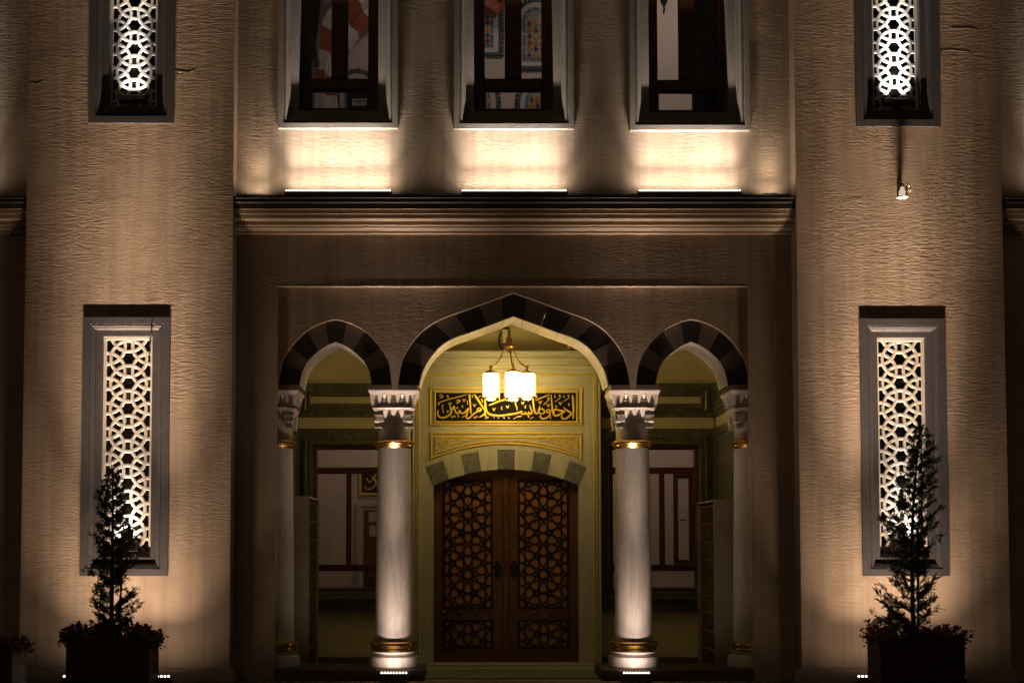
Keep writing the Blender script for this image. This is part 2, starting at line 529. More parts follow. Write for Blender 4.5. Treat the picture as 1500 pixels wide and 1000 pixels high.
def crack(tw, pts, w):
    """a raised patch edge in the render"""
    q = cr([(PX(x, y, YT), PZ(y, YT, x), w*k) for x, y, k in pts], 8)
    q = [(x, z + random.uniform(-.008, .008), max(.002, k*random.uniform(.6, 1.3))) for x, z, k in q]
    MB().ridge([(x, z) for x, z, k in q], [k for x, z, k in q], YT+.002, .005).build('render_patch', M['stucco'], tw)
crack(TL, [(257,104,.6),(266,105,1.2),(275,106,1),(286,103,.3)], .014)
crack(TR, [(1392,41,.4),(1404,42,1),(1418,41,1.2),(1432,44,.3)], .012)
crack(TR, [(1377,75,.5),(1392,74,1),(1410,75,1.2),(1422,77,.4)], .012)
crack(TL, [(44,122,.4),(56,123,1),(62,119,.3)], .015)
for win, yw, lab, pw, c, far in ((winL[0], YT, 'dark floodlight in the upper lattice niche of the tower without wall lamp', 1.8, (1,.93,.85), 1.5),
                      (winR[0], YT, 'dark floodlight in the upper lattice niche above the small glass wall lamp', 5.0, (1,.95,.88), 1.1),
                      (winL[1], YT, 'floodlight in the lower lattice niche behind the lower juniper', 3.2, (1,.93,.80), .35),
                      (winR[1], YT, 'floodlight in the lower lattice niche behind the taller juniper', 3.2, (1,.93,.82), .35)):
    niche_light(win, yw, lab, pw, c, far)
# cable hanging at the top of the left lower lattice
a, b, c, d, yl = winL[1]
q = [P(222, 472, YT-.06), P(222, 488, YT-.05), P(220, 497, YT+.05), P(219, 510, YT+.085), P(218.5, 528, YT+.09)]
tag(MB().tube(q, [.008,.008,.014,.008,.006], 6).build('loose_cable', M['iron']), 'short black cable hanging at the top of a lower lattice window', 'cable')

# ================================================================== main building
B = thing('mosque_building', 'stucco mosque front with arcaded porch between two towers', 'building', (0, YF, 0))
UPW = [(408, 583, 190), (665, 840, 191), (922, 1097, 193)]
ufr = []
for a, b, bot in UPW:
    x0, x1 = PX(a, 185, YF), PX(b, 185, YF)
    ufr.append((x0, x1, PZ(bot, YF), PZ(bot, YF) + 4.4))
holes = [(a+.15, b-.15, c+.15, d-.15) for a, b, c, d in ufr]
ZR = PZ(418, YF)
MB().wall(-14, 14, .002, 13.5, holes + [(XR0, XR1, -1, ZR)], YF, YF+.34).build('wall', M['stucco_main'], B)

# cornice: (photo y, projection)
CPROF = [(286.5,-.30),(287,.0),(287,.275),(289.5,.28),(291,.262),(294.5,.262),(295,.268),(296.5,.262),(298,.25),(306,.247),(306.8,.232),(313,.230),(313.8,.214),(319.8,.212),
         (320.8,.205),(324.0,.150),(329.6,.148),(331.6,.118),(333.6,.117),(334.4,.108),(338.6,.060),(341.4,.058),(343.6,.012),(344,-.02)]
def cornice(x0, x1):
    for nm, seq, mt in (('cornice_capping', CPROF[1:10], M['capping']), ('cornice', CPROF[9:], M['cornice'])):
        v = []; n = len(seq)
        segs = max(2, int((x1-x0)/.35))
        for i in range(segs+1):
            x = x0 + (x1-x0)*i/segs
            jit = .003*noise.noise((x*2.3, 1.1, 0)) if 0 < i < segs else 0
            for py, pr in seq: v.append((x, -pr + jit, PZ(py, -max(pr, .275) if py < 287.5 else -pr) + jit))
        f = [(i*n+k, (i+1)*n+k, (i+1)*n+k+1, i*n+k+1) for i in range(segs) for k in range(n-1)]
        f += [tuple(range(n)), tuple(range(segs*n+n-1, segs*n-1, -1))]
        MB().add(v, f).build(nm, mt, B)
cornice(-14, xl0-.002); cornice(xl1+.002, xr0-.002); cornice(xr1+.002, 14)
# ragged bitumen line where the capping meets the wall
def ragged(x0, x1):
    v = []; n = int((x1-x0)/.03)
    zt = PZ(287, -.0)
    for i in range(n+1):
        x = x0+(x1-x0)*i/n
        h = .015 + .035*max(0, noise.noise((x*3, 0, 2))) + .025*abs(noise.noise((x*14, 3, 0)))
        v += [(x, -.004, zt-.03), (x, -.004, zt+h), (x, .0, zt+h+.002)]
    f = []
    for i in range(n):
        f += [(i*3, i*3+3, i*3+4, i*3+1), (i*3+1, i*3+4, i*3+5, i*3+2)]
    MB().add(v, f).build('bitumen_edge', M['capping'], B)
ragged(xl1+.01, xr0-.01)

# upper windows
def upper_window(fr, left, mull, right, tr, lowp, bottom, wood0, wood1):
    x0, x1, z0, z1 = fr
    prof = [(0,.01),(0,-.075),(.075,-.075),(.08,-.055),(.094,-.055),(.098,-.066),(.125,-.066),(.15,-.03),(.16,-.03),(.166,-.016),(.175,-.016),(.18,.028),(.298,.028),(.298,.34)]
    w_ = MB().rings(x0, x1, z0, z1, [(i, YF+y) for i, y in prof]).build('window', M['frame2'], B)
    yw = .27
    def X(px): return PX(px, 130, yw)
    def Z(py): return PZ(py, yw)
    xa, xb = X(wood0), X(wood1)
    zt = z1 - .2
    zb = Z(172)
    # stiles and rails
    MB().bbox(xa-.06, X(left[0]), yw, yw+.08, zb, zt, .012).build('stile', M['wood'], w_)
    MB().bbox(X(right[1]), xb+.06, yw, yw+.08, zb, zt, .012).build('stile', M['wood'], w_)
    MB().bbox(X(mull[0]), X(mull[1]), yw-.02, yw+.08, Z(tr[0]), zt, .014).build('mullion', M['wood'], w_)
    MB().bbox(X(left[0]), X(right[1]), yw+.005, yw+.08, Z(tr[1]), Z(tr[0]), .012).build('transom', M['woodh'], w_)
    MB().bbox(X(left[0]), X(right[1]), yw+.004, yw+.08, zb, Z(lowp[2]), .012).build('bottom_rail', M['woodh'], w_)
    for pa, pb in (left, right):                      # inner beads
        MB().rings(X(pa)-.006, X(pb)+.006, Z(tr[0])-.006, zt, [(0,yw+.03),(.014,yw+.03),(.02,yw+.06)]).build('bead', M['wood'], w_)
        MB().box(X(pa), X(pb), yw+.055, yw+.06, Z(tr[0]), zt).build('pane', M['glass'], w_)
    MB().rings(X(left[0]), X(right[1]), Z(lowp[2]), Z(tr[1]), [(0,yw+.03),(X(lowp[0])-X(left[0]) if lowp[0] > left[0] else .014, yw+.03),(.03,yw+.06)]).build('bead', M['woodh'], w_)
    MB().box(X(left[0]), X(right[1]), yw+.055, yw+.06, Z(lowp[2]), Z(tr[1])).build('pane', M['glass'], w_)
    return w_
upper_window(ufr[0], (453,486), (486,508), (508,540), (115,131), (453,546,159), 166, 438, 555)
upper_window(ufr[1], (709,741), (741,763), (763,795), (115,131), (702,803,160), 166, 694, 812)
upper_window(ufr[2], (963,996), (996,1018), (1018,1050), (117,133), (957,1055,162), 168, 949, 1067)

# ------------------------------------------------------------------ arcade
SIDE_E = [(83.4,0),(78.6,31.5),(66,55.5),(45,78),(21,91.5),(0,97)]
SIDE_I = [(54,0),(50,20),(42,35.5),(27.5,50),(12.5,60),(0,65)]
MID_E = [(170.6,0),(165,33),(151.5,60),(131.5,82.5),(107,97.5),(77,108.5),(36,123.5),(0,136.5)]
MID_I = [(140.7,0),(135,22),(123,43),(107.5,60),(88,71.5),(62,80.5),(30,92.5),(0,103.5)]
ZS = PZ(563, YP)                       # springing
def arch_curve(half, cx, n=7):
    """full curve left springing -> apex -> right springing, in metres"""
    k = (D_ := (YP - CAM.y)) / F
    h = cr(half, n)
    xc = PX(cx, 520, YP)
    L = [(xc - a*k, ZS + b*k) for a, b in h]
    R = [(xc + a*k, ZS + b*k) for a, b in reversed(h[:-1])]
    return L + R
def resample(c, s0, s1, n):
    """points of the curve between fractions s0..s1 of its length"""
    d = [0]
    for i in range(1, len(c)): d.append(d[-1] + math.hypot(c[i][0]-c[i-1][0], c[i][1]-c[i-1][1]))
    T = d[-1]
    out = []
    ss = sorted({s0 + (s1-s0)*i/n for i in range(n+1)} | ({.5} if s0 < .5 < s1 else set()))
    for s in ss:
        t = s*T
        i = max(1, min(len(d)-1, next((j for j in range(len(d)) if d[j] >= t), len(d)-1)))
        u = (t-d[i-1])/((d[i]-d[i-1]) or 1)
        out.append((c[i-1][0]+(c[i][0]-c[i-1][0])*u, c[i-1][1]+(c[i][1]-c[i-1][1])*u))
    return out
ARCH = [(491, SIDE_E, SIDE_I, 9), (752.8, MID_E, MID_I, 13), (1014.5, SIDE_E, SIDE_I, 9)]
ext = [arch_curve(e, c) for c, e, i, n in ARCH]
inr = [arch_curve(i, c) for c, e, i, n in ARCH]
# panel above the arches
v = []; f = []
mb = MB()
line = [(XR0, ZS-.08)]
for c in ext: line += [(c[0][0], ZS-.08)] + c + [(c[-1][0], ZS-.08)]
line.append((XR1, ZS-.08))
for i in range(len(line)-1):
    (xa, za), (xb, zb) = line[i], line[i+1]
    if xb - xa > 1e-5: mb.add([(xa,YP,za),(xb,YP,zb),(xb,YP,ZR-.001),(xa,YP,ZR-.001)], [(0,1,2,3)])
    mb.add([(xa,YP,za),(xb,YP,zb),(xb,YA,zb),(xa,YA,za)], [(0,1,2,3)])
    if xb - xa > 1e-5: mb.add([(xa,YA,za),(xb,YA,zb),(xb,YA,ZR+.3),(xa,YA,ZR+.3)], [(3,2,1,0)])
mb.build('arcade_panel', M['stucco_main'], B)
# thin fillet round the recess
MB().add([(XR0,YF-.004,.16),(XR0+.012,YF-.004,.16),(XR0+.012,YF-.004,ZR-.012),(XR0,YF-.004,ZR),(XR1,YF-.004,ZR),(XR1-.012,YF-.004,ZR-.012),(XR1-.012,YF-.004,.16),(XR1,YF-.004,.16),
          (XR0+.012,YP,.16),(XR0+.012,YP,ZR-.012),(XR1-.012,YP,ZR-.012),(XR1-.012,YP,.16)],
         [(0,1,2,3),(3,2,5,4),(4,5,6,7),(1,8,9,2),(2,9,10,5),(5,10,11,6)]).build('recess_fillet', M['stucco_main'], B)
for ai, (cx, e_, i_, n) in enumerate(ARCH):
    hold = holder('arch', B)
    for k in range(n):
        g = .0018
        s0, s1 = k/n + g, (k+1)/n - g
        E, I = resample(ext[ai], s0, s1, 6), resample(inr[ai], s0, s1, 6)
        E = [(x, z-.003) for x, z in E]
        dark = (k - n//2) % 2 == 0
        MB().prism(E + I[::-1], YV + random.uniform(-.002, .002), YA-.004).build('voussoir', M['vblack' if dark else 'vbrown'], hold)
        s0, s1 = k/n + .0006, (k+1)/n - .0006
        I = resample(inr[ai], s0, s1, 6)
        xc = inr[ai][len(inr[ai])//2][0]
        J = [(xc+(x-xc)*.988, ZS+(z-ZS)*.988-.001) for x, z in I]
        MB().prism(I + J[::-1], YV+.006+random.uniform(0,.003), YA-.001).build('soffit_lining', M['soffit'], hold)  # added thin lining, pale so the arch underside reads as lit from below

# ------------------------------------------------------------------ columns
def wedge(mb, xf, t0, t1, tb, zt, zb, din, dt):
    pts = [(t0,dt,zt),(t1,dt,zt),(t1,din,zt),(t0,din,zt),(tb,din-.002,zb)]
    mb.add([xf(*p) for p in pts], [(0,1,2,3),(0,4,1),(1,4,2),(2,4,3),(3,4,0)])
def column(pxc, label, group, hidden=0):
    cy = .476
    cx = PX(pxc, 780, cy)
    def Z(py, y=.14): return PZ(py, y)
    t = thing('marble_column', label, 'column', (cx, cy, PZ(979, .05)), group)
    zb = PZ(980, -.02) + .001
    # base
    MB().lathe([(.36,zb),(.372,zb+.012),(.375,Z(966)),(.368,Z(963)),(.35,Z(961.5)),(.31,Z(960)),(.30,Z(958.5)),(.32,Z(957.5)),(.335,Z(956)),(.335,Z(955.2)),(.31,Z(954.5))], cx, cy, 56).build('base', M['column'], t, smooth=True)
    MB().lathe([(.30,Z(955.6)),(.325,Z(954.5)),(.34,Z(952)),(.335,Z(949.5)),(.345,Z(948.5)),(.362,Z(945.5)),(.352,Z(942)),(.33,Z(940.5)),(.295,Z(939.5))], cx, cy, 56).build('base_ring', M['goldring'], t, smooth=True)
    prof = [(.29,Z(941)),(.284,Z(936))]
    for k in range(13):
        u = k/12
        prof.append((.282 - .034*u**1.25, Z(934 + (656-934)*u)))
    prof.append((.248, Z(650)))
    MB().lathe(prof, cx, cy, 64).build('shaft', M['column'], t, smooth=True)
    MB().lathe([(.245,Z(655)),(.262,Z(653.5)),(.285,Z(651)),(.282,Z(649.8)),(.302,Z(648)),(.306,Z(646)),(.288,Z(644)),(.262,Z(642)),(.24,Z(641.5))], cx, cy, 56).build('neck_ring', M['goldring'], t, smooth=True)
    MB().lathe([(.243,Z(644)),(.243,Z(598))], cx, cy, 48).build('neck', M['column'], t, smooth=True)
    # muqarnas capital
    m = MB()
    z0, z1, z2, z3 = Z(570.5,.11), Z(576.5,.11), Z(596,.12), Z(599,.12)
    m.box(cx-.372, cx+.372, cy-.372, cy+.372, z1+.048, z0)
    m.add([(cx+a*.372, cy+b*.372, z1+.048) for a, b in ((-1,-1),(1,-1),(1,1),(-1,1))] + [(cx+a*.345, cy+b*.348, z1-.004) for a, b in ((-1,-1),(1,-1),(1,1),(-1,1))],
          [(0,1,5,4),(1,2,6,5),(2,3,7,6),(3,0,4,7),(7,6,5,4)])
    m.box(cx-.285, cx+.285, cy-.285, cy+.285, z2, z1)
    m.box(cx-.232, cx+.232, cy-.232, cy+.232, Z(617), z3)
    for k in range(4):
        ca, sa = [(1,0),(0,1),(-1,0),(0,-1)][k]
        def xf(tt, d, z, ca=ca, sa=sa):
            x, y = tt, -d
            return (cx + ca*x - sa*y, cy + sa*x + ca*y, z)
        def bx(t0, t1, d0, d1, za, zb_):
            ps = [(t0,d1,za),(t1,d1,za),(t1,d0,za),(t0,d0,za),(t0,d1,zb_),(t1,d1,zb_),(t1,d0,zb_),(t0,d0,zb_)]
            m.add([xf(*p) for p in ps], [(0,1,5,4),(1,2,6,5),(2,3,7,6),(3,0,4,7),(4,5,6,7),(3,2,1,0)])
        zt = z1-.004
        for c0 in (-.1335, .1335):                    # two fans of two leaves each, with a small ogee niche hood between them
            for sgn in (-1, 1):
                wedge(m, xf, c0+sgn*.026, c0+sgn*.100, c0+sgn*.080, zt, z2+.012, .288, .347)
            wedge(m, xf, c0-.027, c0+.027, c0, zt-.004, zt-.085, .288, .352)
            for sgn in (-1, 1):                       # niche lip: two thin slanting ribs
                q = [(c0+sgn*.058,.29,z2+.028),(c0+sgn*.03,.30,zt-.125+.02),(c0,.305,zt-.10+.02)]
                m.tube([xf(*p) for p in q], .0065, 5)
        for sgn in (-1, 1):                           # half fans at the corners
            wedge(m, xf, sgn*.262, sgn*.346, sgn*.318, zt, z2+.012, .288, .346)
            q = [(sgn*.258,.29,z2+.03),(sgn*.24,.30,zt-.10)]
            m.tube([xf(*p) for p in q], .006, 5)
        q = [(-.05,.288,z2+.03),(-.03,.298,zt-.105),(.03,.298,zt-.105),(.05,.288,z2+.03)]
        m.tube([xf(*p) for p in q], .006, 5)
        [bx(q0, q1, .2, .312, z2-.006, z2+.010) for q0, q1 in ((-.312,-.262),(-.25,-.012),(.012,.25),(.262,.312))]
        # second tier
        zt2 = z3 - .004
        m.add([xf(*p) for p in [(-.306,.306,z2-.007),(.306,.306,z2-.007),(.285,.285,z2-.028),(-.285,.285,z2-.028)]], [(0,1,2,3)])
        zt2 = z2-.026
        wedge(m, xf, -.052, .052, 0, zt2, Z(613), .236, .292)
        for sgn in (-1, 1):
            wedge(m, xf, sgn*.075, sgn*.185, sgn*.115, zt2, Z(612), .236, .294)
            wedge(m, xf, sgn*.205, sgn*.30, sgn*.25, zt2, Z(606), .236, .292)
            q = [(sgn*.095,.235,Z(612.5)),(sgn*.055,.245,Z(608)),(sgn*.022,.235,Z(612.5))]
            m.tube([xf(*p) for p in q], .007, 5)
            m.tube([xf(sgn*.055,.235,Z(613.2)), xf(sgn*.055,.225,Z(615.5))], [.018,.012], 6)
        for sgn in (-1, 1):                           # corner pendants
            s0, s1 = (sgn*.165, sgn*.292)
            bx(min(s0,s1)+.006, max(s0,s1)-.006, .15, .262, Z(615), z2-.03)
            bx(min(s0,s1), max(s0,s1)+.0, .15, .282, Z(607.6), Z(606.2))
            bx(min(s0,s1)+.004, max(s0,s1)-.008, .15, .274, Z(616), Z(614.4))
            s0, s1 = sgn*.212, sgn*.272
            bx(min(s0,s1), max(s0,s1), .17, .262, Z(625), Z(616))
            bx(min(s0,s1)-.008, max(s0,s1)+.008, .17, .272, Z(625.6), Z(624))
            wedge(m, xf, min(s0,s1)-.015, max(s0,s1)+.012, (s0+s1)/2, Z(616.2), Z(622), .25, .285)
    m.build('capital', M['capital'], t)
    MB().bbox(cx-.362, cx+.362, .104, YA, z0+.001, ZS-.001, .006).build('impost_block', M['vbrown'], t)
    return cx, cy
colL = column(577.5, 'brightly lit marble column on the side of the doorway nearer the lower juniper', 'tall marble columns of the porch')
colR = column(927, 'brightly lit marble column on the side of the doorway nearer the taller juniper', 'tall marble columns of the porch')
column(404, 'dim half column at the porch end nearer the lower juniper', 'tall marble columns of the porch', 1)
column(1101, 'dim half column at the porch end nearer the taller juniper', 'tall marble columns of the porch', 1)

# stylobate steps under the columns
for a, b in ((XR0-.0, PX(622, 990, -.02)), (PX(882, 990, -.02), XR1)):
    MB().bbox(a+.002, b, -.018, YA+.12, .001, PZ(980, -.02), .012).build('column_step', M['plinth'], B)

# ================================================================== porch
ZC = PZ(469, YB)                                        # ceiling
def wpx(x0, x1, y0, y1, Y):
    """pixel rectangle -> (x0,x1,z0,z1) on plane Y"""
    return (PX(x0, (y0+y1)/2, Y), PX(x1, (y0+y1)/2, Y), PZ(y1, Y), PZ(y0, Y))
WL = (458, 590, 652, 866)
WR = (892, 1024, 652, 866)
hl, hr = wpx(*WL, YB), wpx(*WR, YB)
dx0, dx1 = PX(635, 800, YD), PX(848, 800, YD)
hd = (dx0-.05, dx1+.05, -1, PZ(680, YD))
MB().wall(XS0-.3, XS1+.3, -.003, ZC+.5, [hl, hr, hd], YB, YB+.25).build('porch_wall', M['plaster'], B)
for x, s in ((XS0, -1), (XS1, 1)):
    MB().box(x, x+s*.25, .42, YB-.001, 0, ZC+.4).build('porch_side_wall', M['plaster'], B)
MB().box(XS0-.3, XS1+.3, YA+.001, YB-.002, ZC, ZC+.2).build('porch_ceiling', M['plaster'], B)
MB().bbox(XS0+.002, XS1-.002, YB-.10, YB-.003, PZ(476, YB), ZC-.002, .02).build('ceiling_moulding', M['greyv'], B)

# green marble cladding beside the portal
def clad(px0, px1, right):
    x0, x1 = (XS0+.045, PX(604, 700, YB-.04)) if not right else (PX(882, 700, YB-.04), XS1-.045)
    y = YB-.045
    z = lambda py: PZ(py, y)
    hole = hr if right else hl
    # frieze panel with a cream inset
    MB().box(x0, x1, y, YB-.002, z(611), z(561)).build('marble_cladding', M['green'], B)
    a, b = (PX(454, 590, y), x1-.1) if not right else (x0+.1, PX(1027, 590, y))
    MB().rings(a-.11, b+.11, z(603), z(570), [(0,y),(0,y-.03),(.03,y-.03),(.05,y-.012),(.07,y-.012),(.085,y-.03),(.11,y-.03),(.13,y-.006)]).build('panel_moulding', M['green'], B)
    MB().box(a, b, y-.008, y+.01, z(591), z(580)).build('cream_inset', M['plaster'], B)
    MB().box(x0, x1, y+.012, YB-.003, z(627), z(611.3)).build('cream_band', M['plaster'], B)
    MB().wall(x0, x1, z(871), z(627.3), [(hole[0]-.02, hole[1]+.02, hole[2]-.01, hole[3]+.02)], y, YB-.002).build('marble_cladding', M['green'], B)
    MB().rings(hole[0]-.14, hole[1]+.14, hole[2]-.05, hole[3]+.14, [(0,y),(0,y-.035),(.03,y-.035),(.045,y-.015),(.08,y-.015),(.09,y-.03),(.12,y-.03),(.125,y+.03)]).build('window_moulding', M['green'], B)
    MB().bbox(x0-.0, x1, y-.10, YB-.004, z(878), z(871.5), .015).build('ledge', M['green'], B)
    MB().box(x0, x1, y-.03, YB-.004, z(896), z(878.5)).build('marble_cladding', M['green'], B)
    MB().bbox(x0, x1, y-.02, YB-.004, .0, z(962), .01).build('skirting', M['plinth'], B)
clad(0, 0, False); clad(0, 0, True)
for s, x in ((1, XS0), (-1, XS1)):                      # cladding of the end walls
    for (pa, pb) in ((611, 561), (871, 627)):
        za, zb_ = PZ(pa, YB-.04), PZ(pb, YB-.04)
        MB().box(x+s*.002, x+s*.04, .70, YB-.046, za, zb_).build('marble_cladding', M['green'], B)
        m = MB()
        for i0, i1, h in ((.10,.14,.03),(.18,.22,.02)):
            m.box(x+s*.041, x+s*(.041+h), .7+i0, YB-.05-i0, za+i0, za+i1); m.box(x+s*.041, x+s*(.041+h), .7+i0, YB-.05-i0, zb_-i1, zb_-i0)
            m.box(x+s*.041, x+s*(.041+h), .7+i0, .7+i1, za+i1, zb_-i1); m.box(x+s*.041, x+s*(.041+h), YB-.05-i1, YB-.05-i0, za+i1, zb_-i1)
        m.build('panel_moulding', M['green'], B)

# porch windows
def porch_window(h, right):
    x0, x1, z0, z1 = h
    y = YB+.02
    Z = lambda py: PZ(py, y)
    X = lambda px: PX(px, 750, y)
    w_ = MB().rings(x0, x1, z0, z1, [(0,y+.1),(0,y-.03),(.05,y-.03),(.07,y-.005),(.075,y+.04)]).build('porch_window', M['wood'], B)
    xa, xb = x0+.06, x1-.06
    MB().bbox(xa, xb, y, y+.07, Z(693.5), Z(684), .01).build('transom', M['woodh'], w_)
    MB().bbox(xa, xb, y, y+.07, Z(836), Z(826.5), .01).build('transom', M['woodh'], w_)
    if not right:
        for a, b in ((507, 514.5), (554, 561)):
            MB().bbox(X(a), X(b), y+.004, y+.068, Z(826.5), Z(693.5), .01).build('mullion', M['wood'], w_)
    else:
        for a, b in ((966, 974), (918, 926)):
            MB().bbox(X(a), X(b), y+.004, y+.068, Z(826.5), Z(693.5), .01).build('mullion', M['wood'], w_)
        cs = MB().rings(X(987), X(1016), Z(826), Z(694), [(0,y+.06),(0,y-.012),(.06,y-.012),(.075,y+.01),(.075,y+.06)]).build('casement', M['wood'], w_)
        MB().box(X(995), X(1005), y-.03, y-.018, Z(762), Z(760.4)).build('handle', M['iron'], w_)
    MB().box(x0+.02, x1-.02, y+.045, y+.05, z0+.02, z1-.02).build('pane', M['glass'], w_)
porch_window(hl, False); porch_window(hr, True)

# ------------------------------------------------------------------ marble portal
px_arc = lambda r, a: (741.5 + r*math.sin(a), 935 - r*math.cos(a))
def arc_pts(r, a0, a1, n, Y):
    return [(PX(*px_arc(r, a0+(a1-a0)*i/n), Y), PZ(px_arc(r, a0+(a1-a0)*i/n)[1], Y)) for i in range(n+1)]
A_IN = math.asin(106.5/248)
PO = holder('portal', B)
pxL, pxR = PX(604, 700, YS), PX(880, 700, YS)
zT = PZ(513, YS)
# slab: jambs and field over the arch
top = arc_pts(250, -A_IN, A_IN, 24, YS)
jl, jr = PX(635, 800, YS), PX(848, 800, YS)
top[0] = (jl, top[0][1]); top[-1] = (jr, top[-1][1])
mb = MB()
for (xa, za), (xb, zb_) in zip(top, top[1:]):
    mb.add([(xa,YS,za),(xb,YS,zb_),(xb,YS,zT),(xa,YS,zT)], [(0,1,2,3)])
    mb.add([(xa,YS,za),(xb,YS,zb_),(xb,YB,zb_),(xa,YB,za)], [(0,1,2,3)])
mb.build('marble_field', M['creamh'], PO)
for a, b in ((pxL, jl), (jr, pxR)):
    zt = top[0][1]
    m = MB().add([(a,YS,0),(b,YS,0),(b,YS,zt),(b,YS,zT),(a,YS,zT),(a,YS,zt)], [(0,1,2,3,4,5)])
    m.add([(a,YS,0),(a,YS,zT),(a,YB-.004,zT),(a,YB-.004,0)], [(0,1,2,3)]); m.add([(b,YS,0),(b,YS,zt),(b,YB,zt),(b,YB,0)], [(0,1,2,3)])
    m.build('marble_jamb', M['cream'], PO)
MB().add([(pxL,YS,zT),(pxR,YS,zT),(pxR,YB-.004,zT),(pxL,YB-.004,zT)], [(0,1,2,3)]).build('slab_top', M['cream'], PO)
# outer stepped moulding and cornice
zk = PZ(549, YS)
for s, xe in ((1, pxL), (-1, pxR)):
    for k, (i0, i1, p) in enumerate(((0,.035,.05),(.035,.06,.03),(.06,.085,.045))):
        MB().bbox(min(xe+s*i0, xe+s*i1), max(xe+s*i0, xe+s*i1), YS-p, YS-.001, .0, zk+.03+.02*k, .006).build('jamb_moulding', M['cream'], PO)
for py0, py1, p in ((548,540,.03),(540,535,.05),(535,528,.035),(528,523.5,.065),(523.5,518,.05),(518,513.5,.09)):
    MB().bbox(pxL-.02-p*.3, pxR+.02+p*.3, YS-p, YS-.001, PZ(py0, YS-p)+.001, PZ(py1, YS-p), .006).build('cornice_moulding', M['creamh'], PO)
# threshold
MB().bbox(jl-.25, jr+.25, YS-.12, YS+.3, -.002, PZ(970.5, YS), .01).build('threshold', M['cream'], PO)
# gilded lines
def gold_line(pts, hw, Y, h, name='gilded_moulding', parent=PO, close=False):
    q = [(PX(x, y, Y), PZ(y, Y, x)) for x, y in pts]
    k = (Y - CAM.y)/F
    for a, b in ([(i, i+1) for i in range(len(q)-1)] + ([(len(q)-1, 0)] if close else [])):
        dx, dz = q[b][0]-q[a][0], q[b][1]-q[a][1]
        l = math.hypot(dx, dz); ux, uz = dx/l*hw*k, dz/l*hw*k
        MB_.ridge([(q[a][0]-ux, q[a][1]-uz), (q[b][0]+ux, q[b][1]+uz)], [hw*k]*2, Y, h + .0004*a)
MB_ = MB(); gold_line([(613.5, 968), (613.5, 550)], 1.2, YS-.002, .018); MB_.build('gilded_moulding', M['gold'], PO)
MB_ = MB(); gold_line([(870.5, 968), (870.5, 550)], 1.2, YS-.002, .018); MB_.build('gilded_moulding', M['gold'], PO)
MB_ = MB(); gold_line([(613.5, 549.5), (870.5, 549.5)], 1.5, YS-.002, .02); MB_.build('gilded_moulding', M['gold'], PO)
# door arch of grey and cream stones
A_EX = math.asin(118/277)
for k in range(9):
    a0, a1 = -1+2*k/9, -1+2*(k+1)/9
    g = .004
    E = arc_pts(277, (a0+g)*A_EX, (a1-g)*A_EX, 5, YS-.008)
    I = arc_pts(248, (a0+g)*A_IN, (a1-g)*A_IN, 5, YS-.008)
    MB().prism(E + I[::-1], YS-.008-random.uniform(0,.003), YD+.03).build('voussoir', M['greyv' if k % 2 == 0 else 'cream'], PO)
# gilded spandrel panel
arc_y = lambda x, y0: y0 + (x-741.5)**2/ (2*280)
for hw, ins, h in ((1.35, 0, .022), (1.1, 6.0, .016)):
    MB_ = MB()
    xa, xb, yt = 631.7+ins, 851.3-ins, 634.5+ins*.95
    bot = [(xb+(xa-xb)*i/18, arc_y(xb+(xa-xb)*i/18, 649.5 - ins*.75)) for i in range(19)]
    gold_line([(xa, yt), (xb, yt)] + bot, hw, YS-.002, h, close=True)
    MB_.build('gilded_moulding', M['gold'], PO)
def ornament(sgn):
    m = MB()
    Y = YS-.001
    def S(pts, hw):
        q = cr([(741.5 + sgn*(x-741.5), y) for x, y in pts], 6)
        q = [(PX(x, y, Y), PZ(y, Y, x)) for x, y in q]
        n = len(q); k = (Y-CAM.y)/F
        m.ridge(q, [max(.25, hw*math.sin(math.pi*(.08+.87*i/(n-1))))*k for i in range(n)], Y, .014)
    c = lambda x, y: (620+x/10.71, 625+y/10.71)
    for pts, hw in (([c(195,390),c(230,330),c(280,270),c(330,200),c(310,160),c(260,175),c(215,215)], 1.2), ([c(205,250),c(250,230),c(300,290),c(380,300),c(450,290)], 1.1),
                    ([c(235,340),c(300,310),c(360,330),c(420,300)], .8), ([c(330,180),c(380,240),c(450,265),c(540,240),c(550,200),c(500,185)], 1.1),
                    ([c(400,170),c(450,215),c(520,220)], 1.3), ([c(550,230),c(590,190),c(650,185),c(700,215),c(740,210)], .9), ([c(600,215),c(640,205),c(680,225)], 1.0),
                    ([c(740,215),c(780,180),c(830,180),c(870,205),c(915,185)], .8), ([c(210,380),c(210,300),c(225,250)], .7), ([c(260,330),c(255,300),c(270,280)], 1.4),
                    ([c(270,200),c(300,185),c(290,230)], 1.5), ([c(360,190),c(390,215),c(420,240)], 1.5), ([c(620,205),c(650,225)], 1.2), ([c(590,240),c(615,250),c(640,240)], .8),
                    ([c(460,200),c(490,190),c(530,195)], .9), ([c(810,200),c(850,195)], .8)):
        S(pts, hw)
    m.build('gilded_ornament', M['gold'], PO)
ornament(1); ornament(-1)

# ------------------------------------------------------------------ double door
DO = holder('double_door', B)
def leaf(x0, x1):
    n = 12
    pts = [(PX(x0, 800, YD), PZ(970, YD)), (PX(x1, 800, YD), PZ(970, YD))]
    for i in range(n+1):
        x = x1+(x0-x1)*i/n
        y = 935 - math.sqrt(254**2-(x-741.5)**2)
        pts.append((PX(x, 800, YD), PZ(y, YD)))
    return MB().prism(pts, YD, YD+.07).build('leaf', M['door'], DO)
leaf(632, 741.2); leaf(741.8, 851)
MB().bbox(PX(736.8, 800, YD), PX(746, 800, YD), YD-.035, YD+.001, PZ(969.5, YD), PZ(685, YD), .012).build('astragal', M['door'], DO)
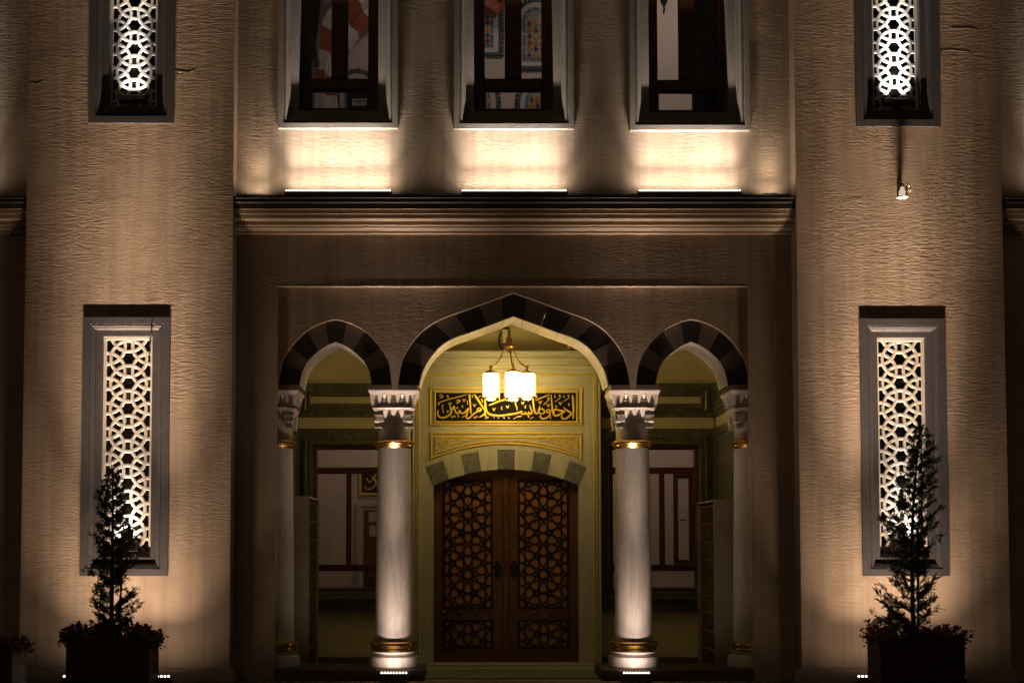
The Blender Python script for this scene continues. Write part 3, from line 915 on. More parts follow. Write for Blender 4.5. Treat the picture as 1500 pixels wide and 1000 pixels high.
# 10-fold strapwork
def clipseg(p, q, r):
    x0, z0 = p; dx, dz = q[0]-x0, q[1]-z0
    t0, t1 = 0., 1.
    for d, lo, hi, s in ((dx, r[0], r[1], x0), (dz, r[2], r[3], z0)):
        if abs(d) < 1e-9:
            if s < lo or s > hi: return None
        else:
            a, b = (lo-s)/d, (hi-s)/d
            if a > b: a, b = b, a
            t0, t1 = max(t0, a), min(t1, b)
    if t1-t0 < 1e-4: return None
    return (x0+dx*t0, z0+dz*t0), (x0+dx*t1, z0+dz*t1)
def girih():
    segs = set()
    def add(p, q):
        k = tuple(sorted(((round(p[0],1), round(p[1],1)), (round(q[0],1), round(q[1],1)))))
        segs.add(k)
    HX, HY = 198.0, 272.5
    s_ = 80.4
    seen = set()
    for i in range(-3, 4):
        for j in range(-3, 4):
            if (i+j) % 2: continue
            cx, cy = i*HX, j*HY
            r = s_/2/math.tan(math.radians(18))
            mid = [(cx+r*math.cos(math.radians(36*k)), cy+r*math.sin(math.radians(36*k))) for k in range(10)]
            for k in range(10):
                add(mid[k], mid[(k+4) % 10])
            for k in range(10):
                if k in (0, 5): continue
                a = math.radians(36*k)
                pc = (cx+2.227*s_*math.cos(a), cy+2.227*s_*math.sin(a))
                key = (round(pc[0]/12), round(pc[1]/12))
                if key in seen: continue
                seen.add(key)
                ap = .688*s_
                pm = [(pc[0]+ap*math.cos(a+math.pi+math.radians(72*q)), pc[1]+ap*math.sin(a+math.pi+math.radians(72*q))) for q in range(5)]
                for q in range(5): add(pm[q], pm[(q+2) % 5])
            # elongated hexagon beside each rosette vertically
            C = (cx, cy+HY)
            e = [(36, 55), (36, -55), (-36, 55), (-36, -55)]
            P4 = [(C[0]+x, C[1]+y) for x, y in e]
            add(P4[0], P4[1]); add(P4[2], P4[3]); add(P4[0], P4[3]); add(P4[2], P4[1])
            for s in (-1, 1):
                add((C[0]+s*72, C[1]), (C[0]+s*14, C[1]+20)); add((C[0]+s*72, C[1]), (C[0]+s*14, C[1]-20))
    return segs
GIR = girih()
def strap_panel(px0, px1, py0, py1, cy_unit, hh_unit):
    """dark strapwork over a lighter inlay, with frame; unit pattern window centred (0, cy_unit)"""
    Y = YD-.001
    x0, x1 = PX(px0, 800, Y), PX(px1, 800, Y)
    z0, z1 = PZ(py1, Y), PZ(py0, Y)
    hw_unit = 207.0
    sx, sz = (x1-x0)/(2*hw_unit), (z1-z0)/(2*hh_unit)
    MB().box(x0, x1, Y-.004, Y+.02, z0, z1).build('inlay_panel', M['doorin'], DO)
    m = MB()
    for n_, (p, q) in enumerate(GIR):
        c = clipseg(p, q, (-hw_unit, hw_unit, cy_unit-hh_unit, cy_unit+hh_unit))
        if not c: continue
        (ax, az), (bx_, bz) = [((x0+x1)/2+u*sx, (z0+z1)/2+(w2-cy_unit)*sz) for u, w2 in c]
        l = math.hypot(bx_-ax, bz-az)
        if l < .004: continue
        nx, nz = -(bz-az)/l*.0135, (bx_-ax)/l*.0135
        ya = Y-.020-.0016*((n_*7) % 5)/5
        v = [(ax+nx,Y,az+nz),(ax+nx*.8,ya,az+nz*.8),(ax-nx*.8,ya,az-nz*.8),(ax-nx,Y,az-nz),(bx_+nx,Y,bz+nz),(bx_+nx*.8,ya,bz+nz*.8),(bx_-nx*.8,ya,bz-nz*.8),(bx_-nx,Y,bz-nz)]
        m.add(v, [(0,1,5,4),(1,2,6,5),(2,3,7,6),(0,1,2,3),(7,6,5,4)])
    m.build('strapwork', M['strand'], DO)
    MB().rings(x0-.035, x1+.035, z0-.035, z1+.035, [(0,Y+.001),(0,Y-.028),(.02,Y-.028),(.032,Y-.012),(.036,Y+.0)]).build('panel_frame', M['strand'], DO)
for a, b in ((652.5, 718.5), (761.5, 830)):
    strap_panel(a, b, 706, 888, 272.5, 545+18)
    strap_panel(a, b, 910, 945.5, 170, 112)
for x in (650.5, 673.5, 697, 721, 760, 784, 807.5, 831):
    c = P(x, 896.5, YD)
    m = MB()
    prof = [(.048,0),(.05,.008),(.040,.022),(.03,.034),(.014,.042),(.002,.044)]
    vv = []; ff = []
    for r, d in prof:
        for k in range(14):
            t = 2*math.pi*k/14; vv.append((c.x+r*math.cos(t), YD-d, c.z+r*math.sin(t)))
    for i in range(len(prof)-1):
        for k in range(14): ff.append((i*14+k, i*14+(k+1)%14, (i+1)*14+(k+1)%14, (i+1)*14+k))
    ff.append(tuple(range((len(prof)-1)*14, len(prof)*14)))
    m.add(vv, ff).build('door_stud', M['door'], DO, smooth=True)
# carved drops on the astragal and the two handles
def drop(cx_, py0, py1, hw, Y, name, mat):
    m = MB()
    z0, z1 = PZ(py1, Y), PZ(py0, Y); x = PX(cx_, (py0+py1)/2, Y)
    k = (Y-CAM.y)/F
    q = [(x, z0+(z1-z0)*i/12) for i in range(13)]
    ww = [hw*k*(.15+.85*abs(math.sin(math.pi*(i/12*2.2+.1)))*(1 if 2 < i < 11 else .6)) for i in range(13)]
    m.ridge(q, ww, Y, .03)
    return m.build(name, mat, DO)
drop(741, 722, 755, 5, YD-.035, 'carved_drop', M['door']); drop(741, 806, 838, 5, YD-.035, 'carved_drop', M['door'])
for hx in (729, 753):
    y = YD-.03
    hd_ = drop(hx, 822, 846, 6.5, YD-.001, 'handle', M['iron'])
    c = P(hx, 840, y)
    m = MB(); m.tube([(c.x+.05*math.cos(t), y-.01-.02*abs(math.sin(t/2)), c.z+.05*math.sin(t)) for t in [2*math.pi*i/16 for i in range(17)]], .009, 6)
    m.build('ring', M['iron'], DO)

# ------------------------------------------------------------------ calligraphy panel
CP = thing('calligraphy_panel', 'black panel with golden Arabic lettering in a double gilded frame above the double door', 'sign', (PX(741, 595, YS), YS, PZ(622, YS)))
Yc = YS-.002
MB().box(*wpx(638, 845, 575, 617, Yc)[:2], Yc-.012, YS-.001, *wpx(638, 845, 575, 617, Yc)[2:]).build('board', M['black'], CP)
for (a, b, c_, d_), hw, h in (((630.5, 852, 568.5, 622), 1.25, .024), ((637.3, 844.8, 574.2, 617.6), 1.6, .026)):
    MB_ = MB(); gold_line([(a, c_), (b, c_), (b, d_), (a, d_)], hw, Yc-.002, h, close=True); MB_.build('gilded_frame', M['gold'], CP)
z6 = lambda x, y: (625+x/12.5, 565+y/12.5)
z7 = lambda x, y: (735+x/12.0, 565+y/12.0)
STR = []
def A6(w, *p): STR.append(([z6(*q) for q in p], w/25.0))
def A7(w, *p): STR.append(([z7(*q) for q in p], w/24.0))
def V6(x, y): A6(17, (x-27,y-20),(x-4,y+24),(x+3,y+24)); A6(15, (x,y+26),(x+12,y),(x+27,y-22))
def V7(x, y): A7(17, (x-27,y-18),(x-4,y+24),(x+3,y+24)); A7(15, (x,y+26),(x+12,y),(x+27,y-22))
def D6(x, y, s=28): A6(s, (x-s*.5,y+2),(x,y),(x+s*.5,y-2))
def D7(x, y, s=27): A7(s, (x-s*.5,y+2),(x,y),(x+s*.5,y-2))
A6(30,(215,440),(200,490),(215,548),(262,580),(325,578),(392,548),(438,510),(450,470),(440,420),(424,378))
A6(19,(226,182),(262,166),(296,182),(282,206),(234,226)); A6(26,(372,172),(392,204),(402,214))
A6(18,(242,352),(212,330),(238,300),(400,246),(560,206),(742,156)); A6(15,(282,350),(306,364),(286,384),(306,496))
D6(385,470,32); V6(425,325)
A6(27,(428,352),(442,405),(470,430),(498,376),(518,450),(550,500),(590,484),(602,450),(622,490),(660,502),(702,482),(742,430),(764,416),(752,462),(712,492))
D6(560,402,30); A6(19,(540,276),(576,260),(606,272),(590,296),(540,322)); V6(684,258)
A6(15,(664,346),(650,378),(672,398)); A6(16,(738,262),(746,300),(750,342))
D6(464,568,30); D6(510,560,30); A6(18,(572,526),(586,578)); A6(14,(648,576),(724,530))
A6(32,(776,152),(782,180),(796,330),(810,516))
A6(24,(962,398),(996,430),(982,458),(932,462),(928,424),(962,398)); A6(26,(1000,436),(930,466),(860,514),(800,570),(756,598),(728,572),(735,520),(770,426))
A6(34,(872,156),(900,196),(930,240),(1000,350),(1062,440),(1074,482),(1040,530),(958,576))
A6(36,(1066,210),(1074,330),(1084,430),(1118,490),(1180,528),(1300,545),(1400,540),(1500,528))
A7(34,(70,508),(150,500),(250,484),(362,448))
V6(878,350); A6(15,(838,160),(832,192),(852,212)); A6(20,(1004,232),(1026,306)); A6(13,(946,210),(1002,176))
A6(30,(1064,524),(1094,560)); A6(26,(1074,600),(1100,580),(1138,574)); A6(12,(850,586),(930,548)); A6(12,(872,598),(940,562))
A6(32,(1140,358),(1300,290),(1400,260),(1500,236)); A7(30,(60,252),(170,225),(280,200))
V6(1235,424); A6(15,(1384,376),(1366,408),(1388,438)); V7(104,362)
A6(16,(1226,566),(1236,596)); A6(20,(1304,572),(1320,600)); A6(18,(1414,572),(1424,596)); A7(16,(30,545),(44,570)); A7(18,(114,545),(134,575))
A7(20,(262,292),(238,300),(246,340),(264,380),(268,434)); V7(370,294); D7(462,260,22); A7(15,(428,342),(404,374),(428,394))
A7(27,(362,448),(344,490),(380,496),(408,482),(416,458),(426,490),(460,492),(474,460),(482,490),(512,490),(530,462),(512,400),(488,334))
D7(470,536,32); A7(15,(492,578),(562,544)); A7(15,(204,582),(296,528)); A7(22,(276,540),(352,534))
A7(30,(544,210),(554,300),(566,400),(588,468),(628,492)); A7(22,(628,492),(650,440),(692,398),(738,426),(748,468),(702,490),(660,470),(648,420),(672,346))
A7(20,(602,152),(622,212)); A7(17,(588,258),(700,206),(846,154)); V7(675,284); A7(13,(806,226),(816,204),(832,216),(820,236),(806,226)); A7(13,(832,236),(790,284),(732,332)); V7(822,336)
A7(22,(820,410),(848,436),(830,466),(796,460),(792,430),(820,410)); A7(25,(852,446),(842,510),(792,558),(722,578),(682,552),(678,508)); A7(20,(850,440),(892,420))
A7(28,(868,156),(880,300),(890,420),(908,488),(940,522),(1000,510),(1080,468),(1098,444),(1020,432),(952,408),(926,432),(920,482))
D7(956,360,28)
for mx, my, tx, ty in ((1015,172,930,282), (1170,172,1084,272)):
    A7(12,(mx-14,my),(mx,my-16),(mx+16,my),(mx+2,my+14),(mx-14,my)); A7(12,(mx+16,my+4),(mx+4,my+44),(tx,ty))
A7(15,(940,158),(930,186),(948,208)); A7(15,(1098,162),(1086,190),(1104,212)); V7(1032,300)
A7(28,(1082,376),(1150,430),(1212,470),(1216,500),(1150,560),(1080,576),(1054,550),(1060,508)); A7(22,(1174,305),(1184,350)); A7(16,(866,528),(850,558),(872,574))
A7(32,(1244,160),(1254,300),(1262,420),(1254,580)); A7(16,(1240,166),(1266,214),(1268,226))
m = MB()
kk = (Yc-CAM.y)/F
for n_, (pts, hw) in enumerate(STR):
    q = cr(pts, 5)
    n = len(q)
    q2 = [(PX(x, y, Yc-.012), PZ(y, Yc-.012, x)) for x, y in q]
    ws = []
    for i in range(n):
        u = i/(n-1)
        ws.append(1.18*hw*kk*min(1, .5+3.5*min(u, 1-u)))
    m.ridge(q2, ws, Yc-.0125, .009+.001*(n_ % 5)/5)
m.build('lettering', M['gold'], CP)

# ================================================================== chandelier
YCH = 1.30
hub = P(745.6, 505, YCH)
CH = thing('chandelier', 'brass chandelier with three lit glass lanterns hanging under the porch ceiling', 'chandelier', (hub.x, hub.y, ZC))
MB().lathe([(.09,ZC-.045),(.10,ZC-.03),(.10,ZC-.001)], hub.x, hub.y, 20).build('ceiling_rose', M['brass'], CH, smooth=True)
MB().tube([(hub.x,hub.y,hub.z),(hub.x,hub.y,ZC-.03)], .013, 8).build('rod', M['brass'], CH)
zz = hub.z
MB().lathe([(.015,zz-.14),(.03,zz-.12),(.035,zz-.06),(.055,zz-.05),(.085,zz-.035),(.085,zz-.01),(.05,zz),(.045,zz+.06),(.055,zz+.09),(.03,zz+.13),(.02,zz+.20),(.03,zz+.24),(.015,zz+.27)], hub.x, hub.y, 20).build('hub', M['brass'], CH, smooth=True)
for px, py_t, py_b, yy in ((719, 547.5, 581.5, YCH-.02), (751.5, 545.5, 582.5, YCH-.36), (772, 547.5, 580.5, YCH+.26)):
    c = P(px, (py_t+py_b)/2, yy)
    zt, zb = PZ(py_t, yy), PZ(py_b, yy)
    q = cr([(hub.x, hub.y, hub.z-.02), (hub.x+(c.x-hub.x)*.25, hub.y+(c.y-hub.y)*.25, hub.z-.06), (hub.x+(c.x-hub.x)*.5, hub.y+(c.y-hub.y)*.5, hub.z-.22),
            (hub.x+(c.x-hub.x)*.82, hub.y+(c.y-hub.y)*.82, zt+.13), (c.x, c.y, zt+.125), (c.x+(c.x-hub.x)*.08, c.y+(c.y-hub.y)*.08, zt+.14)], 6)
    MB().tube(q, .011, 7).build('arm', M['brass'], CH)
    r = .118
    L = MB().lathe([(r,zb),(r,zt)], c.x, c.y, 10).build('lantern', M['lamp'], CH)
    MB().lathe([(.135,zt-.004),(.14,zt+.004),(.10,zt+.022),(.055,zt+.045),(.02,zt+.055),(.018,zt+.085),(.028,zt+.095),(.015,zt+.125)], c.x, c.y, 20).build('cap', M['brass'], L, smooth=True)
    MB().lathe([(.06,zb-.045),(.075,zb-.03),(.06,zb-.028)], c.x, c.y, 20).build('bottom_disc', M['lamp'], L)
    MB().lathe([(.125,zb-.018),(.142,zb-.012),(.142,zb-.001)], c.x, c.y, 20).build('bottom_ring', M['brass'], L)
    for k in range(10):
        a = 2*math.pi*(k+.5)/10
        bx_, by_ = c.x+.141*math.cos(a), c.y+.141*math.sin(a)
        MB().tube([(bx_,by_,zb-.035),(bx_,by_,zt+.02)], .0055, 5).build('bar', M['brass'], L)

# boxes above the portal
c = P(741, 492, YB)
SB = thing('wall_speaker', 'pale upright box with dark bracket and cable on the plaster above the portal', 'speaker', (c.x, YB-.1, PZ(502, YB)))
MB().bbox(*[PX(x, 492, YB-.12) for x in (735.5, 746)], YB-.13, YB-.02, PZ(502.5, YB-.12), PZ(482, YB-.12), .015).build('case', M['white'], SB)
MB().bbox(*[PX(x, 480, YB-.12) for x in (737.5, 744.5)], YB-.105, YB-.001, PZ(481.6, YB-.1), PZ(476.5, YB-.1), .01).build('bracket', M['iron'], SB)
MB().tube(cr([P(737, 484, YB-.05), P(733, 490, YB-.04), P(731, 500, YB-.04), P(733, 508, YB-.03), P(737, 511, YB-.03)], 5), .012, 6).build('cable', M['iron'], SB)
c = P(839, 504, YS+.05)
SCm = thing('security_camera', 'small pale camera box standing on top of the portal cornice', 'camera', (c.x, YS+.05, zT))
MB().bbox(PX(831.5, 504, YS+.02), PX(846, 504, YS+.02), YS-.02, YS+.14, PZ(511, YS), PZ(499, YS), .02).build('case', M['white'], SCm)
MB().bbox(PX(834.5, 504, YS), PX(843, 504, YS), YS-.026, YS-.015, PZ(508.5, YS), PZ(502, YS), .006).build('lens', M['dglass'], SCm)
MB().box(PX(837, 510, YS), PX(841, 510, YS), YS+.03, YS+.08, zT+.001, PZ(510.5, YS)).build('foot', M['iron'], SCm)

# ================================================================== shoe racks
def rack(right, label):
    y0, y1 = .95, 2.3
    if not right:
        xi = PX(452, 850, y0); xo = XS0 + .05
        zt = PZ(726, y0)
    else:
        xi = PX(1046.5, 850, y0); xo = XS1 - .05
        zt = PZ(731, y0)
    s = 1 if not right else -1
    t = thing('shoe_rack', label, 'shoe rack', ((xi+xo)/2, (y0+y1)/2, 0), 'shoe racks at the porch ends')
    X = lambda d: xi - s*d                       # d metres behind the open face
    lo = lambda a, b: (min(a, b), max(a, b))
    for ya, yb in ((y0, y0+.03), (y1-.03, y1)):
        MB().box(*lo(X(0), xo), ya, yb, .0, zt).build('side_panel', M['rack'], t)
    MB().box(*lo(X(0.002), xo), y0+.031, y1-.031, zt-.03, zt-.001).build('top_board', M['rack'], t)
    MB().box(*lo(X(.26), X(.28)), y0+.031, y1-.031, .05, zt-.031).build('back_board', M['rackin'], t)
    n = 9
    for k in range(n+1):
        z = .06 + (zt-.16)*k/n
        MB().box(*lo(X(.01), X(.26)), y0+.031, y1-.031, z, z+.022).build('shelf', M['rackin'], t)
        if k < n:
            for j in range(1, 5):
                y = y0 + (y1-y0)*j/5
                MB().box(*lo(X(.012), X(.255)), y-.009, y+.009, z+.023, z+(zt-.16)/n-.001).build('divider', M['rackin'], t)
rack(False, 'tall open shoe rack at the porch end nearer the lower juniper')
rack(True, 'tall open shoe rack at the porch end nearer the taller juniper')

# green carpet in the doorway
v = []; f = []
x0, x1 = PX(615, 985, .8), PX(885, 985, .8)
n, mm = 40, 6
for i in range(n+1):
    for j in range(mm+1):
        x = x0+(x1-x0)*i/n; y = .25+1.35*j/mm
        v.append((x, y + .02*noise.noise((x*1.5, j, 0)), .012 + .012*max(0, noise.noise((x*2.2, y*2, 4))) + (.035*math.exp(-((x-1.55-.3*y)/.06)**2)) ))
for i in range(n):
    for j in range(mm): f.append((i*(mm+1)+j, (i+1)*(mm+1)+j, (i+1)*(mm+1)+j+1, i*(mm+1)+j+1))
tag(MB().add(v, f).build('carpet', M['carpet'], smooth='all'), 'rumpled green carpet on the floor before the double door', 'carpet')

# ================================================================== interiors seen through the windows
YI = 5.2
m = MB().box(XS0-.29, XS1+.29, YI, YI+.15, 0, ZC-.05)
m.build('lobby_wall', M['iwall'], B)
for x, s in ((XS0-.29, -1), (XS1+.29, 1)): MB().box(x, x+s*.1, YB+.26, YI+.1, 0, ZC-.05).build('lobby_side_wall', M['iwall'], B)
MB().box(XS0-.3, XS1+.3, YB+.251, YI+.1, ZC-.049, ZC+.05).build('lobby_ceiling', M['iwall'], B)
ip = thing('lobby_door', 'dark inner door in a grey marble frame seen through the porch window beside the lower juniper', 'door', (PX(545, 860, YI), YI-.05, 0))
a, b, c_, d_ = wpx(521, 600, 736, 990, YI-.05); c_ = 0
MB().rings(a, b, c_-.1, d_, [(0,YI),(0,YI-.06),(.07,YI-.06),(.09,YI-.04),(.14,YI-.04),(.14,YI-.0)]).build('marble_frame', M['imarble'], ip)
MB().box(a+.14, b-.14, YI-.03, YI-.001, 0, d_-.14).build('leaf', M['wood'], ip)
for pa in ((540, 552, 749, 764), (541, 552, 769, 785)):
    MB().box(*wpx(*pa, YI-.04)[:2], YI-.04, YI-.031, *wpx(*pa, YI-.04)[2:]).build('light_panel', M['imarble'], ip)
ic = thing('inner_calligraphy', 'small black and gold calligraphy panel above the lobby door', 'sign', (PX(560, 725, YI), YI-.03, PZ(725, YI)))
a, b, c_, d_ = wpx(526, 596, 683, 725, YI-.03)
MB().box(a, b, YI-.03, YI-.001, c_, d_).build('board', M['black'], ic)
MB().rings(a, b, c_, d_, [(0,YI-.03),(.005,YI-.05),(.035,YI-.05),(.045,YI-.031)]).build('gilded_frame', M['gold'], ic)
m = MB()
for q in ([(534,712),(538,716),(546,714),(551,706),(549,700)], [(537,700),(542,706),(551,694)], [(536,692),(546,690),(556,694)], [(545,697),(556,716)], [(556,690),(560,714)], [(562,716),(572,714),(578,702)], [(570,690),(572,710)], [(582,692),(584,716)]):
    qq = cr(q, 5); m.ridge([(PX(x, y, YI-.03), PZ(y, YI-.03)) for x, y in qq], [.011]*len(qq), YI-.0305, .008)
m.build('lettering', M['gold'], ic)
def assumed_ceiling_lamp(x, y, z, r, name_label, mat, light):  # unseen lamp, assumed from the lit rooms behind the windows
    t = thing('assumed_ceiling_lamp', name_label, 'lamp', (x, y, z))
    MB().lathe([(.04,z-.06),(.05,z-.001)], x, y, 16).build('stem', M['brass'], t)
    MB().lathe([(.02,z-.20),(r*.7,z-.185),(r,z-.13),(r*.8,z-.07),(.05,z-.06)], x, y, 24).build('globe', mat, t, smooth=True)
    l = bpy.data.lights.new('assumed_lamp_glow', 'POINT'); l.energy = light; l.color = (1,.84,.72); l.shadow_soft_size = .15
    o = bpy.data.objects.new('assumed_lamp_glow', l); COL.objects.link(o); o.parent = t; o.location = (0, 0, -.42)
assumed_ceiling_lamp(-1.6, 4.0, ZC-.05, .22, 'assumed lit globe lamp on the lobby ceiling behind the porch window beside the lower juniper', M['assumed_globe'], 18)
assumed_ceiling_lamp(2.2, 4.0, ZC-.05, .22, 'assumed lit globe lamp on the lobby ceiling behind the porch window beside the taller juniper', M['assumed_globe'], 18)

# upper hall
YH, ZF, ZH = 6.0, PZ(330, .34), 13.4
MB().box(-6.5, 6.5, YH, YH+.15, ZF, ZH).build('hall_wall', M['iwall'], B)
for s in (-1, 1): MB().box(s*6.5, s*6.6, .345, YH, ZF, ZH).build('hall_side_wall', M['iwall'], B)
MB().box(-6.6, 6.6, .345, YH+.15, ZF-.2, ZF-.001).build('hall_floor', M['imarble'], B)
MB().box(-6.6, 6.6, .345, YH+.15, ZH+.001, ZH+.1).build('roof', M['capping'], B)
assumed_ceiling_lamp(-1.0, 3.2, ZH, .3, 'assumed lit globe lamp on the hall ceiling behind the stained glass side', M['assumed_globe'], 36)
assumed_ceiling_lamp(3.2, 3.4, ZH, .3, 'assumed lit globe lamp on the hall ceiling behind the plain wall side', M['assumed_globe'], 85)
# striped arch behind the first upper window
YK = 5.0
SA = holder('striped_arch', B)
def pxring(r, a): return (640 + r*math.cos(a), 130 - r*math.sin(a))
k = 0
for r0, r1, ya, yb in ((166, 196, YK, YK+.6), (150, 165, YK+.3, YK+.6)):
    for q in range(14):
        a0, a1 = math.radians(190 - 9.7*q), math.radians(190 - 9.7*(q+1) + .25)
        pts = [(PX(*pxring(r0, a0+(a1-a0)*i/4), YK), PZ(pxring(r0, a0+(a1-a0)*i/4)[1], YK)) for i in range(5)]
        pts += [(PX(*pxring(r1, a1+(a0-a1)*i/4), YK), PZ(pxring(r1, a1+(a0-a1)*i/4)[1], YK)) for i in range(5)]
        MB().prism(pts, ya, yb).build('voussoir', M['whitev' if q % 2 == 0 else 'redv'], SA)
pts = [(430,-60),(474,-60),(470,0),(469,14),(466,40),(463,60),(463,72),(465,78),(464,84),(459,88),(457,96),(457,190),(430,190)]
MB().prism([(PX(x, y, 3.0), PZ(y, 3.0)) for x, y in pts], 3.0, 3.4).build('pier', M['strand'], B)
# stained glass
def stained(px0, px1, py_top, py_bot, label, Y=YH-.002):
    cx = (px0+px1)/2
    t = thing('stained_glass', label, 'stained glass', (PX(cx, py_bot, Y), Y, PZ(py_bot, Y)), 'stained glass windows of the hall')
    hw = (px1-px0)/2
    def outline(g, y_b, n=10):
        """arched outline in pixels, g = grow"""
        w_ = hw+g
        pts = [(cx-w_, y_b+g), (cx+w_, y_b+g)]
        zs = py_top + hw*1.0
        for i in range(n+1):
            a = math.pi*i/n
            pts.append((cx + w_*math.cos(a), zs - w_*1.05*math.sin(a)))
        return pts
    def poly(pts, d0, d1): return MB().prism([(PX(x, y, Y), PZ(y, Y)) for x, y in pts], Y-d1, Y-d0)
    poly(outline(12, py_bot), 0, .02).build('painted_border', M['teal'], t)
    poly(outline(8, py_bot), .021, .035).build('plaster_frame', M['iwall'], t)
    poly(outline(1.5, py_bot), .036, .045).build('backing', M['whiteg'], t)
    m = MB()                                           # scalloped edge of little rings
    path = outline(14, py_bot, 16) + [outline(14, py_bot)[0]]
    for (xa, ya), (xb, yb) in zip(path, path[1:]):
        l = math.hypot(xb-xa, yb-ya); n = max(1, int(l/5.5))
        for i in range(n):
            u = (i+.5)/n
            c0 = P(xa+(xb-xa)*u, ya+(yb-ya)*u, Y-.012)
            m.tube([(c0.x+.026*math.cos(q*math.pi/3), Y-.012, c0.z+.026*math.sin(q*math.pi/3)) for q in range(7)], .009, 4)
    m.build('scalloped_edge', M['black'], t, kind='stuff')
    def rect(x0, x1, y0, y1, mt, d=.052, nm='glass_piece'):
        MB().box(PX(x0, y0, Y), PX(x1, y0, Y), Y-d, Y-.046, PZ(y1, Y), PZ(y0, Y)).build(nm, mt, t)
    zs = py_top + hw
    y = py_bot
    while y > zs+6:                                    # blue border strips with red squares
        for s in (-1, 1):
            rect(cx+s*(hw-1.6)-1.7, cx+s*(hw-1.6)+1.7, max(zs, y-17), y-4, M['blueg']); rect(cx+s*(hw-1.6)-1.4, cx+s*(hw-1.6)+1.4, y-3, y-.5, M['redg'])
        y -= 20
    for x in (-.5, .5): rect(cx+x*hw-hw*.36, cx+x*hw+hw*.36, py_bot-3, py_bot-.4, M['blueg'])
    for i in range(5):
        a0, a1 = math.pi*(i/5+.03), math.pi*((i+1)/5-.03)
        pts = [(cx+(hw-.2)*math.cos(a0+(a1-a0)*j/4), zs-(hw-.2)*1.05*math.sin(a0+(a1-a0)*j/4)) for j in range(5)] + [(cx+(hw-3.4)*math.cos(a1+(a0-a1)*j/4), zs-(hw-3.4)*1.05*math.sin(a1+(a0-a1)*j/4)) for j in range(5)]
        poly(pts, .046, .052).build('glass_piece', M['blueg'], t)
    m = {q: MB() for q in ('amberg','purpleg','redg','whiteg','strand')}
    rnd = random.Random(int(px0))
    rows = int((py_bot-6-(zs-hw*.6))/9)
    lead = MB()
    for r_ in range(rows):
        yy = py_bot-8-r_*9
        for cidx, x in enumerate((-.5, 0, .5)):
            xx = cx + x*hw
            kind = ('purpleg','amberg','redg')[(r_+cidx) % 3] if cidx != 1 else ('whiteg','purpleg','amberg')[r_ % 3]
            w_, h_ = (3.6, 4.6) if cidx != 1 else (3.2, 5.4)
            pts = [(xx+w_*math.cos(q*math.pi/4)*(1 if q % 2 == 0 else .62), yy-h_*math.sin(q*math.pi/4)*(1 if q % 2 == 0 else .62)) for q in range(8)]
            m[kind].prism([(PX(a_, b_, Y), PZ(b_, Y)) for a_, b_ in pts], Y-.053, Y-.046)
            ring = [P(xx+(w_+.5)*math.cos(q*math.pi/4)*(1 if q % 2 == 0 else .68), yy-(h_+.5)*math.sin(q*math.pi/4)*(1 if q % 2 == 0 else .68), Y-.05) for q in range(9)]
            lead.tube(ring, .006, 4)
    for kq in m:
        if m[kq].v: m[kq].build('glass_piece', M[kq], t)
    lead.build('leading', M['amberg'], t)
stained(690, 722, -14, 70, 'stained glass window in the upper row, beside the pane edge of the middle window')
stained(766, 804, 14, 90, 'stained glass window in the upper row, with full violet rosettes')
stained(685, 718, 130, 190, 'stained glass window in the lower row, half hidden by the wooden frame')
stained(770, 805, 132, 200, 'stained glass window in the lower row, with a violet flower under its arch')
stained(506, 540, 118, 190, 'stained glass window behind the striped arch')
# carved box, pendant and dark shutter
c = P(531, 150, 4.0)
cb = thing('carved_grille', 'pale carved grille box seen low through the window with the striped arch', 'grille', (c.x, 4.0, PZ(155.5, 4.0)))
MB().box(*wpx(508, 552, 128, 162, 4.05)[:2], 4.02, 4.2, *wpx(508, 552, 128, 162, 4.05)[2:]).build('case', M['black'], cb)
a, b, c_, d_ = wpx(516, 547, 145, 155, 4.0)
MB().rings(a, b, c_, d_, [(0,4.015),(0,3.99),(.03,3.99),(.03,4.015)]).build('frame', M['whitev'], cb)
m = MB()
for i in range(6):
    x = a+(b-a)*(i+.5)/6
    m.box(x-.012, x+.012, 3.995, 4.012, c_+.03, d_-.03)
for i in range(7):
    x = a+(b-a)*i/7
    m.tube([(x, 4.002, c_+.03), (min(b, x+.12), 4.002, d_-.03)], .009, 4)
m.build('bars', M['whitev'], cb)
c = P(973, 8, YH-.05)
pd = MB()
yq = YH-.06
q = [(0,26),(2.4,18),(4.5,8),(5.4,3),(4.0,-1),(1.6,-5),(.8,-8),(1.7,-11),(.9,-14),(.2,-17)]
for s in (1,):
    pts = [(973+x, 3-y) for x, y in q] + [(973-x, 3-y) for x, y in reversed(q)]
    pd.prism([(PX(x, y, yq), PZ(y, yq)) for x, y in pts], yq, yq+.058)
tag(pd.build('wall_pendant', M['black']), 'black pointed ornament painted on the plain pale hall wall', 'ornament')
sh = thing('window_shutter', 'dark inner shutter closed behind one half of the window with the pale pane', 'shutter', (PX(1040, 150, .5), .5, PZ(172, .5)))
MB().bbox(PX(1014, 100, .45), PX(1066, 100, .45), .45, .50, PZ(175, .45), ufr[2][3]-.3, .02).build('leaf', M['strand'], sh)
for xx in (1024, 1046):
    MB().box(PX(xx, 100, .45), PX(xx+1.5, 100, .45), .44, .449, PZ(160, .45), PZ(132, .45)).build('moulding', M['wood'], sh)
MB().tube([P(1020, 79.5, .42), P(1023, 79, .41)], .02, 8).build('knob', M['brass'], sh)

